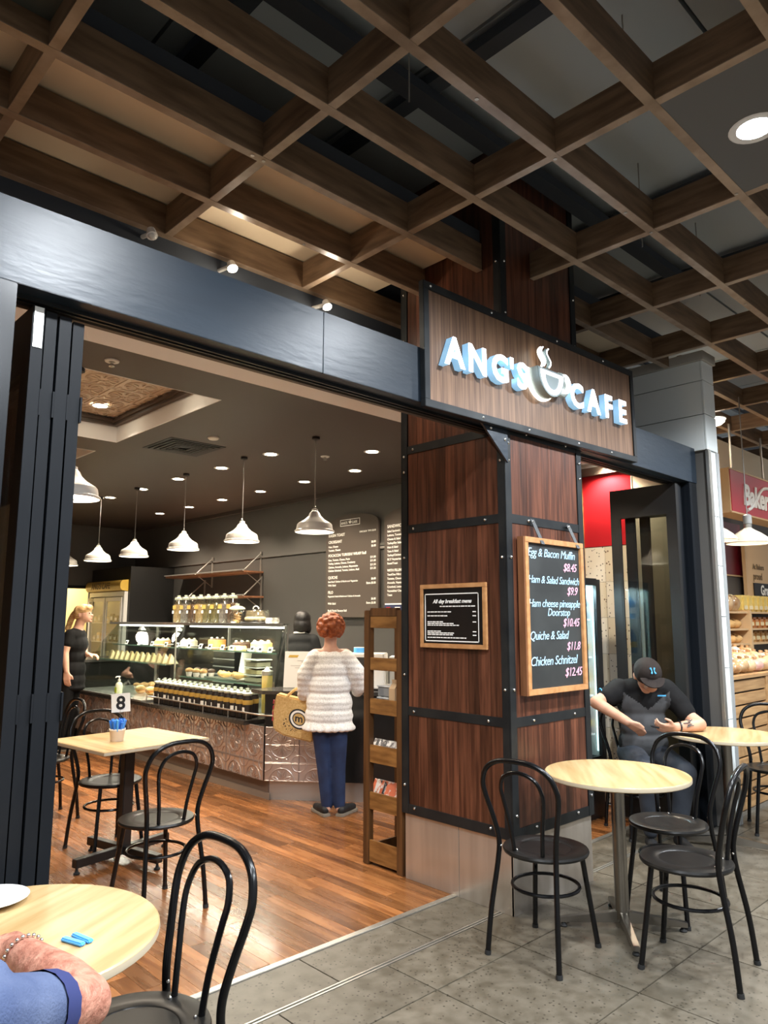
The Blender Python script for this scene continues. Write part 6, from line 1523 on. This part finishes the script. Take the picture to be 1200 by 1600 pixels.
# slatted timber counter
bc_ = thing('bakery_counter','bakery counter faced with horizontal pine slats','counter',(6.8,2.9,0))
G().box(5.97,2.44,.03,8.0,3.0,1.04).build('carcass','coffee',bc_)
for k in range(10):
    G().box(5.965,2.405,.035+.101*k,6.855,2.436,.035+.101*k+.088).build('slat','pine_slat',bc_,bevel=.004)
    G().box(6.925,2.405,.035+.101*k,8.0,2.436,.035+.101*k+.088).build('slat','pine_slat',bc_,bevel=.004)
G().box(6.86,2.395,.0,6.92,2.438,1.05).build('corner_post','pine_slat',bc_,bevel=.003)
G().box(5.965,2.39,1.045,8.0,3.02,1.075).build('top_board','pine_slat',bc_,bevel=.004)
G().box(5.97,2.40,0,8.0,2.44,.03).build('plinth','alu',bc_)
rr = random.Random(31); k = 0
nm = ('front','middle','rear')
for r_ in range(3):
    for i in range(11):
        x = 6.10+.16*i+rr.uniform(-.02,.02); y = 2.50+.17*r_; z = 1.0755+.0*r_
        o = thing('bread_bag','bag of bread rolls on the bakery counter, %s row, %s from the pillar' % (nm[r_],ordn[i]),'bread bag',(x,y,z),0,'bagged bread on the bakery counter')
        h = .10+.035*r_+rr.uniform(0,.03)
        gb = G().ball((0,0,0),(.082,.076,h*.5),14,10)
        gb.v = [(x+px_*(1+.10*math.sin(9*pz_/h+i)),y+py_*(1+.12*math.cos(7*px_/.08+r_)),z+h*.5+pz_) for px_,py_,pz_ in gb.v]
        gb.build('bag','bag_pink' if (i+r_)%5 == 0 else 'bag_bread',o,smooth=True)
        G().cyl((x,y,z+h*.97),(x+.008,y,z+h*.97+.016),.010,.022,n=8).build('tie','bag_bread',o)
# shelving with loaves
sh = thing('bread_shelving','timber bread shelves behind the bakery counter','shelves',(8.4,3.3,0))
for z in (1.27,1.43,1.615):
    G().box(6.6,3.15,z-.02,8.62,3.54,z).build('shelf','bak_tan',sh)
    G().box(8.67,3.15,z-.02,11.4,3.54,z).build('shelf','bak_tan',sh)
for x in (6.58,8.62,11.4): G().box(x,3.13,0,x+.05,3.54,1.63).build('upright','bak_tan',sh)
G().box(6.63,3.545,1.08,11.4,3.553,1.6).build('back_board','bak_grey',sh)
k = 0
for zi,z in enumerate((1.27,1.43,1.615)):
    for i in range(9):
        x = 6.85+.155*i if i < 5 else 8.0+.14*(i-5)
        x = 7.13+.17*i
        if x > 8.56: continue
        o = thing('loaf','round crusty loaf on the bakery shelves, %s shelf, %s from the pillar' % (('lower','middle','top')[zi],ordn[i]),'loaf',(x,3.28,z),0,'loaves on the bakery shelves')
        hh = .055 if zi < 2 else .10
        G().ball((x,3.28,z+hh*.9),(.080,.10,hh),14,8).build('crust','bread' if zi < 2 else 'bag_bread',o,smooth=True)
        for q in (-.03,.0,.03): G().tube([(x+q-.018,3.24,z+hh*1.72),(x+q,3.28,z+hh*1.88),(x+q+.018,3.32,z+hh*1.72)],.006,5).build('score','bread_pale',o,smooth=True)
    for i in range(9):
        x = 8.76+.155*i
        o = thing('tin_loaf','tall loaf by the grain sign on the bakery shelves, %s shelf, %s along' % (('lower','middle','top')[zi],ordn[i]),'loaf',(x,3.28,z),0,'tin loaves on the bakery shelves')
        hh = .125 if zi < 2 else .19
        G().box(x-.065,3.22,z+.001,x+.065,3.42,z+hh).build('loaf',('bread','cake_orange','cake_yellow')[zi] if zi else 'bread',o,bevel=.022)
        G().box(x-.05,3.216,z+.03,x+.05,3.2195,z+.07).build('label','bread_pale',o)
gs = thing('grain_sign','tan bakery panel with dark lettering above the tall loaves','sign',(10.3,3.48,1.635))
G().box(9.50,3.46,1.635,11.4,3.50,2.56).build('panel','bak_tan',gs)
text_obj('lettering','At Bakers',.095,'gold_ink',(9.72,3.456,2.16),'-Y',gs,bold=.002)
text_obj('lettering','proud',.125,'gold_ink',(9.72,3.456,2.03),'-Y',gs,bold=.002)
G().box(9.70,3.445,1.80,11.4,3.458,1.985).build('black_band','ink',gs)
text_obj('lettering','Grain',.17,'print_white',(9.90,3.442,1.84),'-Y',gs,bold=.006)
